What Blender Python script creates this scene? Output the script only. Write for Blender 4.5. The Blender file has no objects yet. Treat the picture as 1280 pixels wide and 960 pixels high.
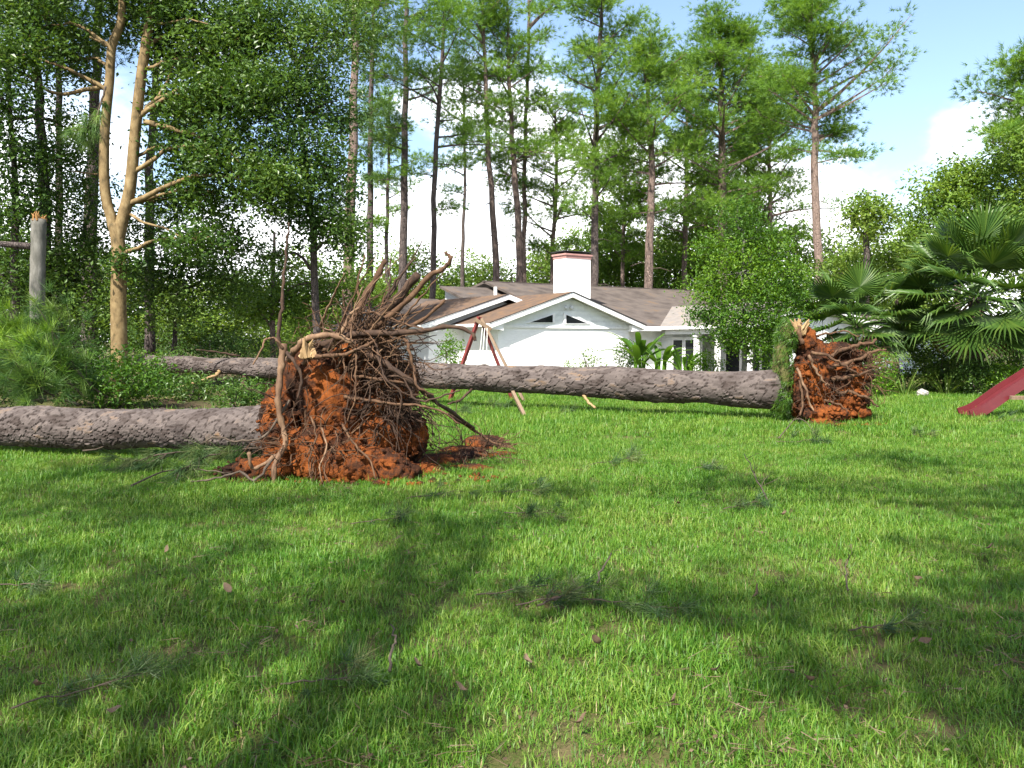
import bpy, bmesh, math, random
import numpy as np
from mathutils import Vector, Matrix

SC = bpy.context.scene
COL = SC.collection
rng = np.random.default_rng(7)
random.seed(7)
R = math.radians

# ------------------------------------------------------------------ camera
EYE = 1.6
FPX = 1065.0                                   # focal length in photo pixels (1280 wide)
PITCH = math.atan((480 - 427) / FPX)
cam_d = bpy.data.cameras.new('camera')
cam = bpy.data.objects.new('camera', cam_d)
COL.objects.link(cam)
cam.location = (0, 0, EYE)
cam.rotation_euler = (math.pi / 2 - PITCH, 0, 0)
cam_d.sensor_width = 36
cam_d.lens = 36 * FPX / 1280
cam_d.clip_start = 0.05
cam_d.clip_end = 3000
SC.camera = cam

# ------------------------------------------------------------------ sky and sun
SUN_EL = R(49)
SUN_AZ = math.atan2(-0.42, -0.91)              # horizontal direction towards the sun (x, y)
TO_SUN = Vector((math.sin(SUN_AZ) * math.cos(SUN_EL), math.cos(SUN_AZ) * math.cos(SUN_EL), math.sin(SUN_EL)))
world = bpy.data.worlds.new('World')
SC.world = world
world.use_nodes = True
wt = world.node_tree
wn, wl = wt.nodes, wt.links
bg = wn['Background']
sky = wn.new('ShaderNodeTexSky')
sky.sky_type = 'NISHITA'
sky.sun_disc = False
sky.sun_elevation = SUN_EL
sky.sun_rotation = SUN_AZ
sky.air_density = 1.0
sky.dust_density = 1.5
sky.ozone_density = 1.2
tc = wn.new('ShaderNodeTexCoord')
mp = wn.new('ShaderNodeMapping')
mp.inputs['Scale'].default_value = (1, 1, 1.6)
mp.inputs['Location'].default_value = (0.35, 0.1, 0.0)
nz = wn.new('ShaderNodeTexNoise')
nz.inputs['Scale'].default_value = 2.3
nz.inputs['Detail'].default_value = 9
nz.inputs['Roughness'].default_value = 0.52
wl.new(tc.outputs['Generated'], mp.inputs['Vector'])
wl.new(mp.outputs['Vector'], nz.inputs['Vector'])
sep = wn.new('ShaderNodeSeparateXYZ')
wl.new(tc.outputs['Generated'], sep.inputs[0])
# clouds pile up towards the horizon, all the way round
elev = wn.new('ShaderNodeMapRange')
elev.inputs['From Min'].default_value = 0.02
elev.inputs['From Max'].default_value = 0.45
elev.inputs['To Min'].default_value = 0.22
elev.inputs['To Max'].default_value = -0.10
wl.new(sep.outputs['Z'], elev.inputs['Value'])
addn = wn.new('ShaderNodeMath')
addn.operation = 'ADD'
wl.new(nz.outputs['Fac'], addn.inputs[0])
wl.new(elev.outputs['Result'], addn.inputs[1])
ramp = wn.new('ShaderNodeMapRange')
ramp.interpolation_type = 'SMOOTHSTEP'
ramp.inputs['From Min'].default_value = 0.50
ramp.inputs['From Max'].default_value = 0.62
wl.new(addn.outputs[0], ramp.inputs['Value'])
mixc = wn.new('ShaderNodeMix')
mixc.data_type = 'RGBA'
wl.new(ramp.outputs['Result'], mixc.inputs['Factor'])
wl.new(sky.outputs['Color'], mixc.inputs['A'])
mixc.inputs['B'].default_value = (9.5, 9.6, 9.8, 1)
wl.new(mixc.outputs['Result'], bg.inputs['Color'])
bg.inputs['Strength'].default_value = 0.105

sun_d = bpy.data.lights.new('sun', 'SUN')
sun_d.energy = 5.0
sun_d.angle = R(0.55)
sun_d.color = (1.0, 0.95, 0.86)
sun = bpy.data.objects.new('sun', sun_d)
COL.objects.link(sun)
sun.rotation_euler = TO_SUN.to_track_quat('Z', 'Y').to_euler()
sun.location = (0, 0, 40)

# ------------------------------------------------------------------ colour management
SC.view_settings.view_transform = 'Standard'
SC.view_settings.look = 'None'
SC.view_settings.exposure = 1.5
SC.view_settings.gamma = 1.0
SC.view_settings.use_curve_mapping = False
SC.render.engine = 'CYCLES'
SC.cycles.max_bounces = 6
SC.cycles.diffuse_bounces = 3
SC.cycles.glossy_bounces = 2
SC.cycles.transmission_bounces = 3
SC.cycles.transparent_max_bounces = 4
SC.cycles.use_denoising = True


# ================================================================== helpers
def P(px, py, d):
    """World point seen at photo pixel (px, py) at distance d along +Y."""
    u = (px - 640) / FPX
    v = (480 - py) / FPX
    cp, sp = math.cos(PITCH), math.sin(PITCH)
    x, y, z = u, cp + v * sp, -sp + v * cp
    k = d / y
    return Vector((x * k, d, EYE + z * k))


def G(px, d):
    p = P(px, 430, d)
    return Vector((p.x, d, 0))


def tag(o, label=None, cat=None, group=None, kind=None):
    if label:
        o['label'] = label
    if cat:
        o['category'] = cat
    if group:
        o['group'] = group
    if kind:
        o['kind'] = kind
    return o


def empty(name, loc=(0, 0, 0), label=None, cat=None, group=None):
    o = bpy.data.objects.new(name, None)
    COL.objects.link(o)
    o.location = loc
    o.empty_display_size = 0.2
    return tag(o, label, cat, group)


class Geo:
    """Collects vertices and faces (with a per-vertex tint), builds one mesh object."""

    def __init__(self):
        self.v, self.q, self.t, self.c, self.n = [], [], [], [], 0

    def add(self, v, quads=None, tris=None, tint=0.5):
        v = np.asarray(v, dtype=np.float32).reshape(-1, 3)
        self.v.append(v)
        if quads is not None and len(quads):
            self.q.append(np.asarray(quads, dtype=np.int32).reshape(-1, 4) + self.n)
        if tris is not None and len(tris):
            self.t.append(np.asarray(tris, dtype=np.int32).reshape(-1, 3) + self.n)
        c = np.asarray(tint, dtype=np.float32)
        if c.ndim == 0:
            c = np.full(len(v), float(c), dtype=np.float32)
        self.c.append(c)
        self.n += len(v)
        return self

    def mesh(self, name, smooth=False):
        me = bpy.data.meshes.new(name)
        v = np.concatenate(self.v)
        q = np.concatenate(self.q) if self.q else np.zeros((0, 4), np.int32)
        t = np.concatenate(self.t) if self.t else np.zeros((0, 3), np.int32)
        me.vertices.add(len(v))
        me.vertices.foreach_set('co', v.ravel())
        nl = len(q) * 4 + len(t) * 3
        me.loops.add(nl)
        me.loops.foreach_set('vertex_index', np.concatenate([q.ravel(), t.ravel()]))
        me.polygons.add(len(q) + len(t))
        starts = np.concatenate([np.arange(len(q)) * 4, len(q) * 4 + np.arange(len(t)) * 3]).astype(np.int32)
        me.polygons.foreach_set('loop_start', starts)
        me.polygons.foreach_set('use_smooth', np.full(len(q) + len(t), smooth, dtype=bool))
        a = me.attributes.new('tint', 'FLOAT', 'POINT')
        a.data.foreach_set('value', np.concatenate(self.c))
        me.update()
        me.validate()
        return me

    def build(self, name, mat, parent=None, smooth=False, origin=None):
        o_off = None
        if parent is not None:
            o_off = np.array(parent.matrix_world.translation if False else world_loc(parent), dtype=np.float32)
        elif origin is not None:
            o_off = np.array(origin, dtype=np.float32)
        if o_off is not None:
            self.v = [a - o_off for a in self.v]
        o = bpy.data.objects.new(name, self.mesh(name, smooth))
        if mat:
            o.data.materials.append(mat)
        COL.objects.link(o)
        if parent is not None:
            o.parent = parent
        elif origin is not None:
            o.location = origin
        return o


def world_loc(o):
    """Accumulated location (only translated empties are used as parents for world-space parts)."""
    v = Vector((0, 0, 0))
    while o is not None:
        v += o.location
        o = o.parent
    return v


def tube(g, pts, rad, sides=7, tint=0.5, cap=True):
    pts = np.array([tuple(p) for p in pts], dtype=np.float64)
    n = len(pts)
    rad = np.broadcast_to(np.asarray(rad, dtype=np.float64), (n,)) if np.ndim(rad) == 0 else np.asarray(rad, dtype=np.float64)
    if len(rad) != n:
        rad = np.interp(np.linspace(0, 1, n), np.linspace(0, 1, len(rad)), rad)
    tg = np.gradient(pts, axis=0)
    tg /= np.linalg.norm(tg, axis=1, keepdims=True) + 1e-9
    ref = np.array([0.31, 0.57, 0.76]) if abs(tg[0] @ np.array([0.31, 0.57, 0.76])) < 0.9 else np.array([1.0, 0, 0])
    u = np.cross(tg[0], ref)
    u /= np.linalg.norm(u)
    ang = np.linspace(0, 2 * np.pi, sides, endpoint=False)
    V = np.zeros((n, sides, 3))
    for i in range(n):
        u = u - tg[i] * (u @ tg[i])
        u /= np.linalg.norm(u) + 1e-9
        w = np.cross(tg[i], u)
        V[i] = pts[i] + rad[i] * (np.cos(ang)[:, None] * u + np.sin(ang)[:, None] * w)
    i, j = np.meshgrid(np.arange(n - 1), np.arange(sides), indexing='ij')
    a = i * sides + j
    b = i * sides + (j + 1) % sides
    q = np.stack([a, b, b + sides, a + sides], -1).reshape(-1, 4)
    V = V.reshape(-1, 3)
    tris = []
    if cap:
        V = np.vstack([V, pts[:1], pts[-1:]])
        c0, c1 = n * sides, n * sides + 1
        for j in range(sides):
            tris.append((c0, (j + 1) % sides, j))
            tris.append((c1, (n - 1) * sides + j, (n - 1) * sides + (j + 1) % sides))
    g.add(V, q, tris, tint)


def smooth_line(pts, k=4, wob=0.0, rs=None):
    """Catmull-Rom through the points, k samples per span, plus a little wobble."""
    p = np.array([tuple(a) for a in pts], dtype=np.float64)
    p = np.vstack([2 * p[0] - p[1], p, 2 * p[-1] - p[-2]])
    out = []
    for i in range(1, len(p) - 2):
        for t in np.linspace(0, 1, k, endpoint=False):
            out.append(0.5 * ((2 * p[i]) + (-p[i - 1] + p[i + 1]) * t + (2 * p[i - 1] - 5 * p[i] + 4 * p[i + 1] - p[i + 2]) * t ** 2
                              + (-p[i - 1] + 3 * p[i] - 3 * p[i + 1] + p[i + 2]) * t ** 3))
    out.append(p[-2])
    out = np.array(out)
    if wob:
        out[1:-1] += (rs or rng).normal(0, wob, out[1:-1].shape)
    return out


def unit(v):
    return v / (np.linalg.norm(v, axis=-1, keepdims=True) + 1e-9)


def leaves(g, c, size, asp=0.5, flat=0.5, tint=None, fold=0.18, rs=rng, droop=0.0):
    """Leaf quads (base, side, tip, side) at centres c, facing mostly up with spread."""
    n = len(c)
    nrm = rs.normal(0, 1, (n, 3))
    nrm[:, 2] = np.abs(nrm[:, 2]) + flat
    nrm = unit(nrm)
    d = unit(np.cross(nrm, rs.normal(0, 1, (n, 3))))
    d[:, 2] -= droop
    d = unit(d)
    w = unit(np.cross(d, nrm))
    s = (size * rs.uniform(0.6, 1.3, n))[:, None]
    h = s * asp * 0.5
    V = np.stack([c - d * s * 0.5, c + w * h + nrm * s * fold * 0.5 - d * s * .06, c + d * s * 0.5 - nrm * s * fold * .4, c - w * h + nrm * s * fold * 0.5 - d * s * .06], 1)
    q = np.arange(n * 4).reshape(n, 4)
    if tint is None:
        tint = rs.uniform(0, 1, n)
    g.add(V.reshape(-1, 3), q, None, np.repeat(np.asarray(tint, dtype=np.float32), 4))


def tufts(g, c, dirs, k, length, width, spread=0.9, tint=None, rs=rng, droop=0.0):
    """k needle triangles leaving each centre around its direction."""
    n = len(c)
    d = np.repeat(dirs, k, 0) + rs.normal(0, spread, (n * k, 3))
    d[:, 2] -= droop
    d = unit(d)
    L = (length * rs.uniform(0.6, 1.15, n * k))[:, None]
    cc = np.repeat(c, k, 0) + rs.normal(0, length * 0.08, (n * k, 3))
    w = unit(np.cross(d, rs.normal(0, 1, (n * k, 3)))) * width * 0.5
    V = np.stack([cc - w, cc + w, cc + d * L], 1)
    t = np.arange(n * k * 3).reshape(-1, 3)
    if tint is None:
        tint = rs.uniform(0, 1, n)
    tn = np.repeat(np.asarray(tint, dtype=np.float32), k * 3) + np.repeat(rs.uniform(-.15, .15, n * k), 3)
    g.add(V.reshape(-1, 3), None, t, np.clip(tn, 0, 1))


# ------------------------------------------------------------------ materials
def newmat(name):
    m = bpy.data.materials.new(name)
    m.use_nodes = True
    nt = m.node_tree
    b = nt.nodes['Principled BSDF']
    return m, nt, b


def N(nt, t, **kw):
    n = nt.nodes.new(t)
    for k, v in kw.items():
        if k in n.inputs:
            n.inputs[k].default_value = v
        else:
            setattr(n, k, v)
    return n


def rampnode(nt, stops):
    r = nt.nodes.new('ShaderNodeValToRGB')
    e = r.color_ramp.elements
    while len(e) < len(stops):
        e.new(0.5)
    for i, (p, c) in enumerate(stops):
        e[i].position = p
        e[i].color = (*c, 1)
    return r


def foliage_mat(name, stops, trans=0.35, rough=0.5, tcol=None):
    m, nt, b = newmat(name)
    at = N(nt, 'ShaderNodeAttribute', attribute_name='tint')
    oi = N(nt, 'ShaderNodeObjectInfo')
    ad = N(nt, 'ShaderNodeMath', operation='MULTIPLY_ADD')
    ad.inputs[1].default_value = 0.18
    nt.links.new(oi.outputs['Random'], ad.inputs[0])
    nt.links.new(at.outputs['Fac'], ad.inputs[2])
    sub = N(nt, 'ShaderNodeMath', operation='SUBTRACT')
    sub.inputs[1].default_value = 0.09
    nt.links.new(ad.outputs[0], sub.inputs[0])
    r = rampnode(nt, stops)
    nt.links.new(sub.outputs[0], r.inputs['Fac'])
    nt.links.new(r.outputs['Color'], b.inputs['Base Color'])
    b.inputs['Roughness'].default_value = rough
    b.inputs['Specular IOR Level'].default_value = 0.35
    tr = N(nt, 'ShaderNodeBsdfTranslucent')
    hs = N(nt, 'ShaderNodeHueSaturation', Saturation=1.1, Value=1.35)
    hs.inputs['Hue'].default_value = 0.485
    nt.links.new(r.outputs['Color'], hs.inputs['Color'])
    nt.links.new(hs.outputs['Color'], tr.inputs['Color'])
    mx = N(nt, 'ShaderNodeMixShader')
    mx.inputs[0].default_value = trans
    out = nt.nodes['Material Output']
    nt.links.new(b.outputs[0], mx.inputs[1])
    nt.links.new(tr.outputs[0], mx.inputs[2])
    nt.links.new(mx.outputs[0], out.inputs['Surface'])
    return m


def noise_mat(name, stops, scale=8, stretch=(1, 1, 1), rough=0.85, bump=0.4, detail=8, dist=0.02, coord='Object', voro=0.0):
    m, nt, b = newmat(name)
    t = N(nt, 'ShaderNodeTexCoord')
    mpn = N(nt, 'ShaderNodeMapping')
    mpn.inputs['Scale'].default_value = stretch
    nt.links.new(t.outputs[coord], mpn.inputs['Vector'])
    n = N(nt, 'ShaderNodeTexNoise', Scale=scale, Detail=detail, Roughness=0.62)
    nt.links.new(mpn.outputs[0], n.inputs['Vector'])
    r = rampnode(nt, stops)
    nt.links.new(n.outputs['Fac'], r.inputs['Fac'])
    nt.links.new(r.outputs['Color'], b.inputs['Base Color'])
    b.inputs['Roughness'].default_value = rough
    b.inputs['Specular IOR Level'].default_value = 0.25
    bp = N(nt, 'ShaderNodeBump', Strength=bump, Distance=dist)
    src = n.outputs['Fac']
    if voro:
        vo = N(nt, 'ShaderNodeTexVoronoi', feature='DISTANCE_TO_EDGE', Scale=scale * voro)
        nt.links.new(mpn.outputs[0], vo.inputs['Vector'])
        mr = N(nt, 'ShaderNodeMapRange')
        mr.inputs['From Max'].default_value = 0.12
        nt.links.new(vo.outputs['Distance'], mr.inputs['Value'])
        av = N(nt, 'ShaderNodeMath', operation='ADD')
        nt.links.new(mr.outputs[0], av.inputs[0])
        nt.links.new(n.outputs['Fac'], av.inputs[1])
        src = av.outputs[0]
    nt.links.new(src, bp.inputs['Height'])
    nt.links.new(bp.outputs[0], b.inputs['Normal'])
    return m


def plain(name, col, rough=0.6, spec=0.3):
    """Painted or moulded surface with faint mottling and grime."""
    lo = tuple(c * 0.86 for c in col)
    m = noise_mat(name, [(0.3, lo), (0.62, col)], scale=5, rough=rough, bump=0.06, dist=0.01)
    m.node_tree.nodes['Principled BSDF'].inputs['Specular IOR Level'].default_value = spec
    return m


M = {}
M['pine'] = foliage_mat('pine_needles', [(0, (.052, .125, .018)), (.5, (.115, .225, .027)), (1, (.21, .33, .048))], .42)
M['pine_dark'] = foliage_mat('pine_needles_dark', [(0, (.038, .095, .024)), (.6, (.085, .165, .034)), (1, (.155, .24, .045))], .4)
M['pine_blue'] = foliage_mat('pine_needles_fallen', [(0, (.028, .065, .020)), (.6, (.06, .11, .03)), (1, (.13, .15, .05))], .3)
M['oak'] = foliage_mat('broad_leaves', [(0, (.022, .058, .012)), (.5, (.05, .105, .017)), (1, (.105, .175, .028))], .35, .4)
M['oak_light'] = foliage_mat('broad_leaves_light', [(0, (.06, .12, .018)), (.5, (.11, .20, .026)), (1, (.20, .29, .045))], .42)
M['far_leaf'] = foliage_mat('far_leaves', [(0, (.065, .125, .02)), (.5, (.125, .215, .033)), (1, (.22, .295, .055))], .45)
M['lime'] = foliage_mat('bright_leaves', [(0, (.045, .12, .010)), (.5, (.09, .20, .013)), (1, (.17, .29, .022))], .42)
M['bush'] = foliage_mat('bush_leaves', [(0, (.028, .075, .010)), (.5, (.055, .13, .014)), (1, (.11, .20, .022))], .35, .4)
M['garden'] = foliage_mat('garden_tree_leaves', [(0, (.018, .06, .007)), (.5, (.058, .14, .010)), (1, (.145, .25, .019))], .4)
M['palm'] = foliage_mat('palm_leaf', [(0, (.028, .07, .014)), (.5, (.06, .12, .020)), (1, (.14, .20, .035))], .33, .42)
M['palm_dead'] = foliage_mat('dead_palm_leaf', [(0, (.10, .07, .03)), (1, (.26, .19, .08))], .25, .7)
M['banana'] = foliage_mat('banana_leaf', [(0, (.03, .085, .012)), (1, (.10, .20, .028))], .4, .35)
M['dead_leaf'] = foliage_mat('dead_leaf', [(0, (.05, .03, .018)), (.5, (.10, .064, .038)), (1, (.18, .13, .09))], .15, .8)
M['bark_pine'] = noise_mat('pine_bark', [(.3, (.075, .055, .048)), (.55, (.17, .125, .105)), (.75, (.25, .18, .145))], 3.0, (3, 3, .8), .9, .9, voro=1.6, dist=.05)
M['bark_dark'] = noise_mat('dark_bark', [(.3, (.045, .036, .034)), (.55, (.095, .075, .068)), (.75, (.16, .125, .105))], 3.0, (3, 3, .8), .9, .9, voro=1.6, dist=.05)
M['bark_pale'] = noise_mat('pale_pine_bark', [(.3, (.11, .08, .065)), (.6, (.20, .145, .12)), (.8, (.25, .19, .155))], 3.0, (3, 3, .8), .9, .7, voro=1.6, dist=.04)
M['bark_tan'] = noise_mat('tan_smooth_bark', [(.34, (.06, .045, .02)), (.48, (.145, .10, .046)), (.62, (.20, .145, .07)), (.75, (.25, .20, .115))], 3.2, (1.6, 1.6, .9), .85, .5, dist=.03)
M['bark_grey'] = noise_mat('grey_bark', [(.3, (.06, .06, .05)), (.55, (.12, .115, .10)), (.75, (.18, .175, .155))], 4, (2, 2, .7), .9, .6, dist=.03)
M['wood_pale'] = noise_mat('fresh_split_wood', [(.3, (.16, .10, .045)), (.6, (.30, .20, .10)), (.8, (.42, .31, .17))], 9, (4, 4, .6), .7, .5)
M['wood_orange'] = noise_mat('torn_orange_wood', [(.3, (.16, .07, .02)), (.7, (.27, .15, .05))], 9, (3, 3, .8), .7, .6)
M['root'] = noise_mat('root_bark', [(.28, (.030, .016, .010)), (.52, (.075, .040, .021)), (.75, (.14, .082, .045))], 7, (1.4, 1.4, 1.4), .85, .7, dist=.02)
M['root_dark'] = noise_mat('dark_root_bark', [(.28, (.018, .011, .008)), (.52, (.042, .024, .015)), (.75, (.08, .048, .03))], 7, (1.4, 1.4, 1.4), .85, .7, dist=.02)
M['root_stripped'] = noise_mat('stripped_root', [(.28, (.055, .028, .017)), (.52, (.135, .080, .045)), (.75, (.25, .165, .10))], 8, (1.4, 1.4, .6), .75, .6, dist=.02)
M['twig'] = noise_mat('grey_twig', [(.3, (.04, .03, .022)), (.7, (.10, .075, .055))], 12, (1, 1, 1), .9, .4)


def soil_mat(name):
    m, nt, b = newmat(name)
    t = N(nt, 'ShaderNodeTexCoord')
    n1 = N(nt, 'ShaderNodeTexNoise', Scale=1.9, Detail=7, Roughness=.62)
    n2 = N(nt, 'ShaderNodeTexNoise', Scale=22, Detail=8, Roughness=.7)
    for n in (n1, n2):
        nt.links.new(t.outputs['Object'], n.inputs['Vector'])
    mx = N(nt, 'ShaderNodeMath', operation='MULTIPLY_ADD')
    mx.inputs[1].default_value = 0.35
    nt.links.new(n2.outputs['Fac'], mx.inputs[0])
    nt.links.new(n1.outputs['Fac'], mx.inputs[2])
    r = rampnode(nt, [(.54, (.018, .010, .007)), (.645, (.046, .019, .010)), (.715, (.125, .037, .010)), (.84, (.20, .060, .014))])
    nt.links.new(mx.outputs[0], r.inputs['Fac'])
    nt.links.new(r.outputs['Color'], b.inputs['Base Color'])
    b.inputs['Roughness'].default_value = 0.95
    b.inputs['Specular IOR Level'].default_value = 0.1
    bp = N(nt, 'ShaderNodeBump', Strength=.9, Distance=.03)
    n3 = N(nt, 'ShaderNodeTexNoise', Scale=38, Detail=8, Roughness=.75)
    nt.links.new(t.outputs['Object'], n3.inputs['Vector'])
    nt.links.new(n3.outputs['Fac'], bp.inputs['Height'])
    nt.links.new(bp.outputs[0], b.inputs['Normal'])
    return m


def bark_log_mat(name):
    """Plates coloured by their own tint; the relief itself is geometry."""
    m, nt, b = newmat(name)
    at = N(nt, 'ShaderNodeAttribute', attribute_name='tint')
    t = N(nt, 'ShaderNodeTexCoord')
    n = N(nt, 'ShaderNodeTexNoise', Scale=34, Detail=8, Roughness=.7)
    nt.links.new(t.outputs['Object'], n.inputs['Vector'])
    a = N(nt, 'ShaderNodeMath', operation='MULTIPLY_ADD')
    a.inputs[1].default_value = .42
    nt.links.new(n.outputs['Fac'], a.inputs[0])
    nt.links.new(at.outputs['Fac'], a.inputs[2])
    s = N(nt, 'ShaderNodeMath', operation='SUBTRACT')
    s.inputs[1].default_value = .21
    nt.links.new(a.outputs[0], s.inputs[0])
    r = rampnode(nt, [(.0, (.013, .009, .007)), (.22, (.040, .030, .026)), (.45, (.069, .056, .051)), (.68, (.100, .082, .074)), (.85, (.128, .090, .064)), (1.0, (.17, .10, .05))])
    nt.links.new(s.outputs[0], r.inputs['Fac'])
    nt.links.new(r.outputs['Color'], b.inputs['Base Color'])
    b.inputs['Roughness'].default_value = .9
    b.inputs['Specular IOR Level'].default_value = .2
    bp = N(nt, 'ShaderNodeBump', Strength=.7, Distance=.012)
    nt.links.new(n.outputs['Fac'], bp.inputs['Height'])
    nt.links.new(bp.outputs[0], b.inputs['Normal'])
    return m


def ground_mat(name, stops, fine):
    m, nt, b = newmat(name)
    t = N(nt, 'ShaderNodeTexCoord')
    n1 = N(nt, 'ShaderNodeTexNoise', Scale=.9, Detail=6, Roughness=.6)
    n2 = N(nt, 'ShaderNodeTexNoise', Scale=fine, Detail=8, Roughness=.75)
    for n in (n1, n2):
        nt.links.new(t.outputs['Object'], n.inputs['Vector'])
    mx = N(nt, 'ShaderNodeMath', operation='MULTIPLY_ADD')
    mx.inputs[1].default_value = .6
    nt.links.new(n2.outputs['Fac'], mx.inputs[0])
    nt.links.new(n1.outputs['Fac'], mx.inputs[2])
    r = rampnode(nt, stops)
    nt.links.new(mx.outputs[0], r.inputs['Fac'])
    nt.links.new(r.outputs['Color'], b.inputs['Base Color'])
    b.inputs['Roughness'].default_value = .95
    b.inputs['Specular IOR Level'].default_value = .1
    bp = N(nt, 'ShaderNodeBump', Strength=.8, Distance=.03)
    nt.links.new(n2.outputs['Fac'], bp.inputs['Height'])
    nt.links.new(bp.outputs[0], b.inputs['Normal'])
    return m


def grass_mat():
    m, nt, b = newmat('grass_blades')
    at = N(nt, 'ShaderNodeAttribute', attribute_name='tint')
    ge = N(nt, 'ShaderNodeNewGeometry')
    n = N(nt, 'ShaderNodeTexNoise', Scale=.75, Detail=5, Roughness=.6)
    nt.links.new(ge.outputs['Position'], n.inputs['Vector'])
    a = N(nt, 'ShaderNodeMath', operation='MULTIPLY_ADD')
    a.inputs[1].default_value = 1.5
    nt.links.new(n.outputs['Fac'], a.inputs[0])
    nt.links.new(at.outputs['Fac'], a.inputs[2])
    s = N(nt, 'ShaderNodeMath', operation='MULTIPLY_ADD')
    s.inputs[1].default_value = .62
    s.inputs[2].default_value = -.25
    nt.links.new(a.outputs[0], s.inputs[0])
    r = rampnode(nt, [(.02, (.034, .108, .010)), (.30, (.060, .162, .013)), (.56, (.112, .215, .020)), (.76, (.190, .270, .042)), (.91, (.25, .26, .085)), (1.0, (.31, .245, .12))])
    nt.links.new(s.outputs[0], r.inputs['Fac'])
    nt.links.new(r.outputs['Color'], b.inputs['Base Color'])
    b.inputs['Roughness'].default_value = .48
    b.inputs['Specular IOR Level'].default_value = .35
    tr = N(nt, 'ShaderNodeBsdfTranslucent')
    hs = N(nt, 'ShaderNodeHueSaturation', Saturation=1.1, Value=1.3)
    nt.links.new(r.outputs['Color'], hs.inputs['Color'])
    nt.links.new(hs.outputs['Color'], tr.inputs['Color'])
    mx = N(nt, 'ShaderNodeMixShader')
    mx.inputs[0].default_value = .35
    nt.links.new(b.outputs[0], mx.inputs[1])
    nt.links.new(tr.outputs[0], mx.inputs[2])
    nt.links.new(mx.outputs[0], nt.nodes['Material Output'].inputs['Surface'])
    return m


M['soil'] = soil_mat('red_clay_soil')
M['bark_log'] = bark_log_mat('plated_pine_bark')
M['lawn'] = ground_mat('lawn_ground', [(.5, (.03, .036, .012)), (.72, (.06, .075, .018)), (.88, (.13, .105, .05))], 40)
M['litter'] = ground_mat('woodland_floor', [(.5, (.03, .022, .014)), (.75, (.075, .055, .032)), (.95, (.05, .075, .018))], 18)
M['grass'] = grass_mat()
M['white'] = plain('white_paint', (.80, .80, .79), .55)
M['white_brick'] = noise_mat('white_painted_brick', [(.3, (.74, .74, .73)), (.7, (.82, .82, .81))], 6, (1, 1, 3), .7, .3, dist=.02)
M['siding'] = plain('pale_painted_siding', (.74, .77, .77), .5)
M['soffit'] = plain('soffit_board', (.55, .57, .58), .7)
M['shingle'] = noise_mat('brown_grey_shingles', [(.32, (.044, .035, .031)), (.45, (.074, .060, .053)), (.57, (.095, .078, .069)), (.66, (.11, .076, .052)), (.75, (.15, .08, .035))], 1.4, (1, 1, 1), .9, .5, detail=12, dist=.02)
M['shingle_straw'] = noise_mat('shingles_under_pine_straw', [(.3, (.070, .050, .041)), (.5, (.105, .068, .046)), (.7, (.155, .088, .045))], 3.2, (1, 1, 1), .9, .5, detail=12, dist=.02)
M['shingle_pale'] = noise_mat('pale_sunlit_shingles', [(.3, (.14, .125, .115)), (.55, (.20, .18, .165)), (.74, (.22, .16, .11))], 3.4, (1, 1, 1), .9, .4, detail=12, dist=.02)  # paler shingle copy, sunlight on the right wing's left slope painted in
M['black_metal'] = plain('black_metal', (.025, .024, .024), .45)
M['pink_brick'] = noise_mat('faded_pink_brick', [(.3, (.30, .15, .13)), (.7, (.44, .26, .235))], 14, (1, 1, 3), .85, .5)
M['red_paint'] = noise_mat('worn_red_paint', [(.3, (.09, .018, .018)), (.58, (.15, .03, .026)), (.74, (.24, .11, .08))], 9, (1, 1, .4), .6, .3)
M['slide_red'] = plain('red_moulded_plastic', (.095, .013, .016), .4, .4)
M['timber'] = noise_mat('tan_timber', [(.3, (.12, .082, .052)), (.7, (.21, .15, .10))], 7, (4, 4, .5), .75, .5)
M['rope'] = plain('white_rope', (.62, .62, .58), .9)
M['stone'] = noise_mat('grey_stone', [(.3, (.20, .19, .17)), (.7, (.40, .38, .35))], 6, (1, 1, 1), .9, .7)
M['render_blue'] = plain('pale_grey_wall', (.50, .56, .58), .8)


def glass_mat():
    m, nt, b = newmat('dark_window_glass')
    b.inputs['Base Color'].default_value = (.012, .014, .016, 1)
    b.inputs['Roughness'].default_value = .08
    b.inputs['Specular IOR Level'].default_value = .6
    n = N(nt, 'ShaderNodeTexNoise', Scale=1.5, Detail=2)
    bp = N(nt, 'ShaderNodeBump', Strength=.05, Distance=.02)
    nt.links.new(n.outputs['Fac'], bp.inputs['Height'])
    nt.links.new(bp.outputs[0], b.inputs['Normal'])
    return m


M['glass'] = glass_mat()


# ================================================================== ground
def ground_sheet(name, x0, x1, y0, y1, nx, ny, z, mat, amp=0.0, edge=0.0):
    xs = np.linspace(x0, x1, nx)
    ys = np.linspace(y0, y1, ny)
    X, Y = np.meshgrid(xs, ys, indexing='ij')
    Z = z + amp * (np.sin(X * 1.7 + 1) * np.sin(Y * 1.3) + .6 * np.sin(X * .6 + Y * .9))
    if edge:
        inner = np.ones_like(X)
        inner[0] = inner[-1] = inner[:, 0] = inner[:, -1] = 0
        X = X + edge * inner * 0
    v = np.stack([X, Y, Z], -1).reshape(-1, 3)
    i, j = np.meshgrid(np.arange(nx - 1), np.arange(ny - 1), indexing='ij')
    a = (i * ny + j).ravel()
    g = Geo().add(v, np.stack([a, a + ny, a + ny + 1, a + 1], -1))
    o = g.build(name, mat, smooth=True)
    return tag(o, kind='structure')


ground_sheet('lawn', -700, 700, -300, 1500, 60, 60, -0.02, M['lawn'])
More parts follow.
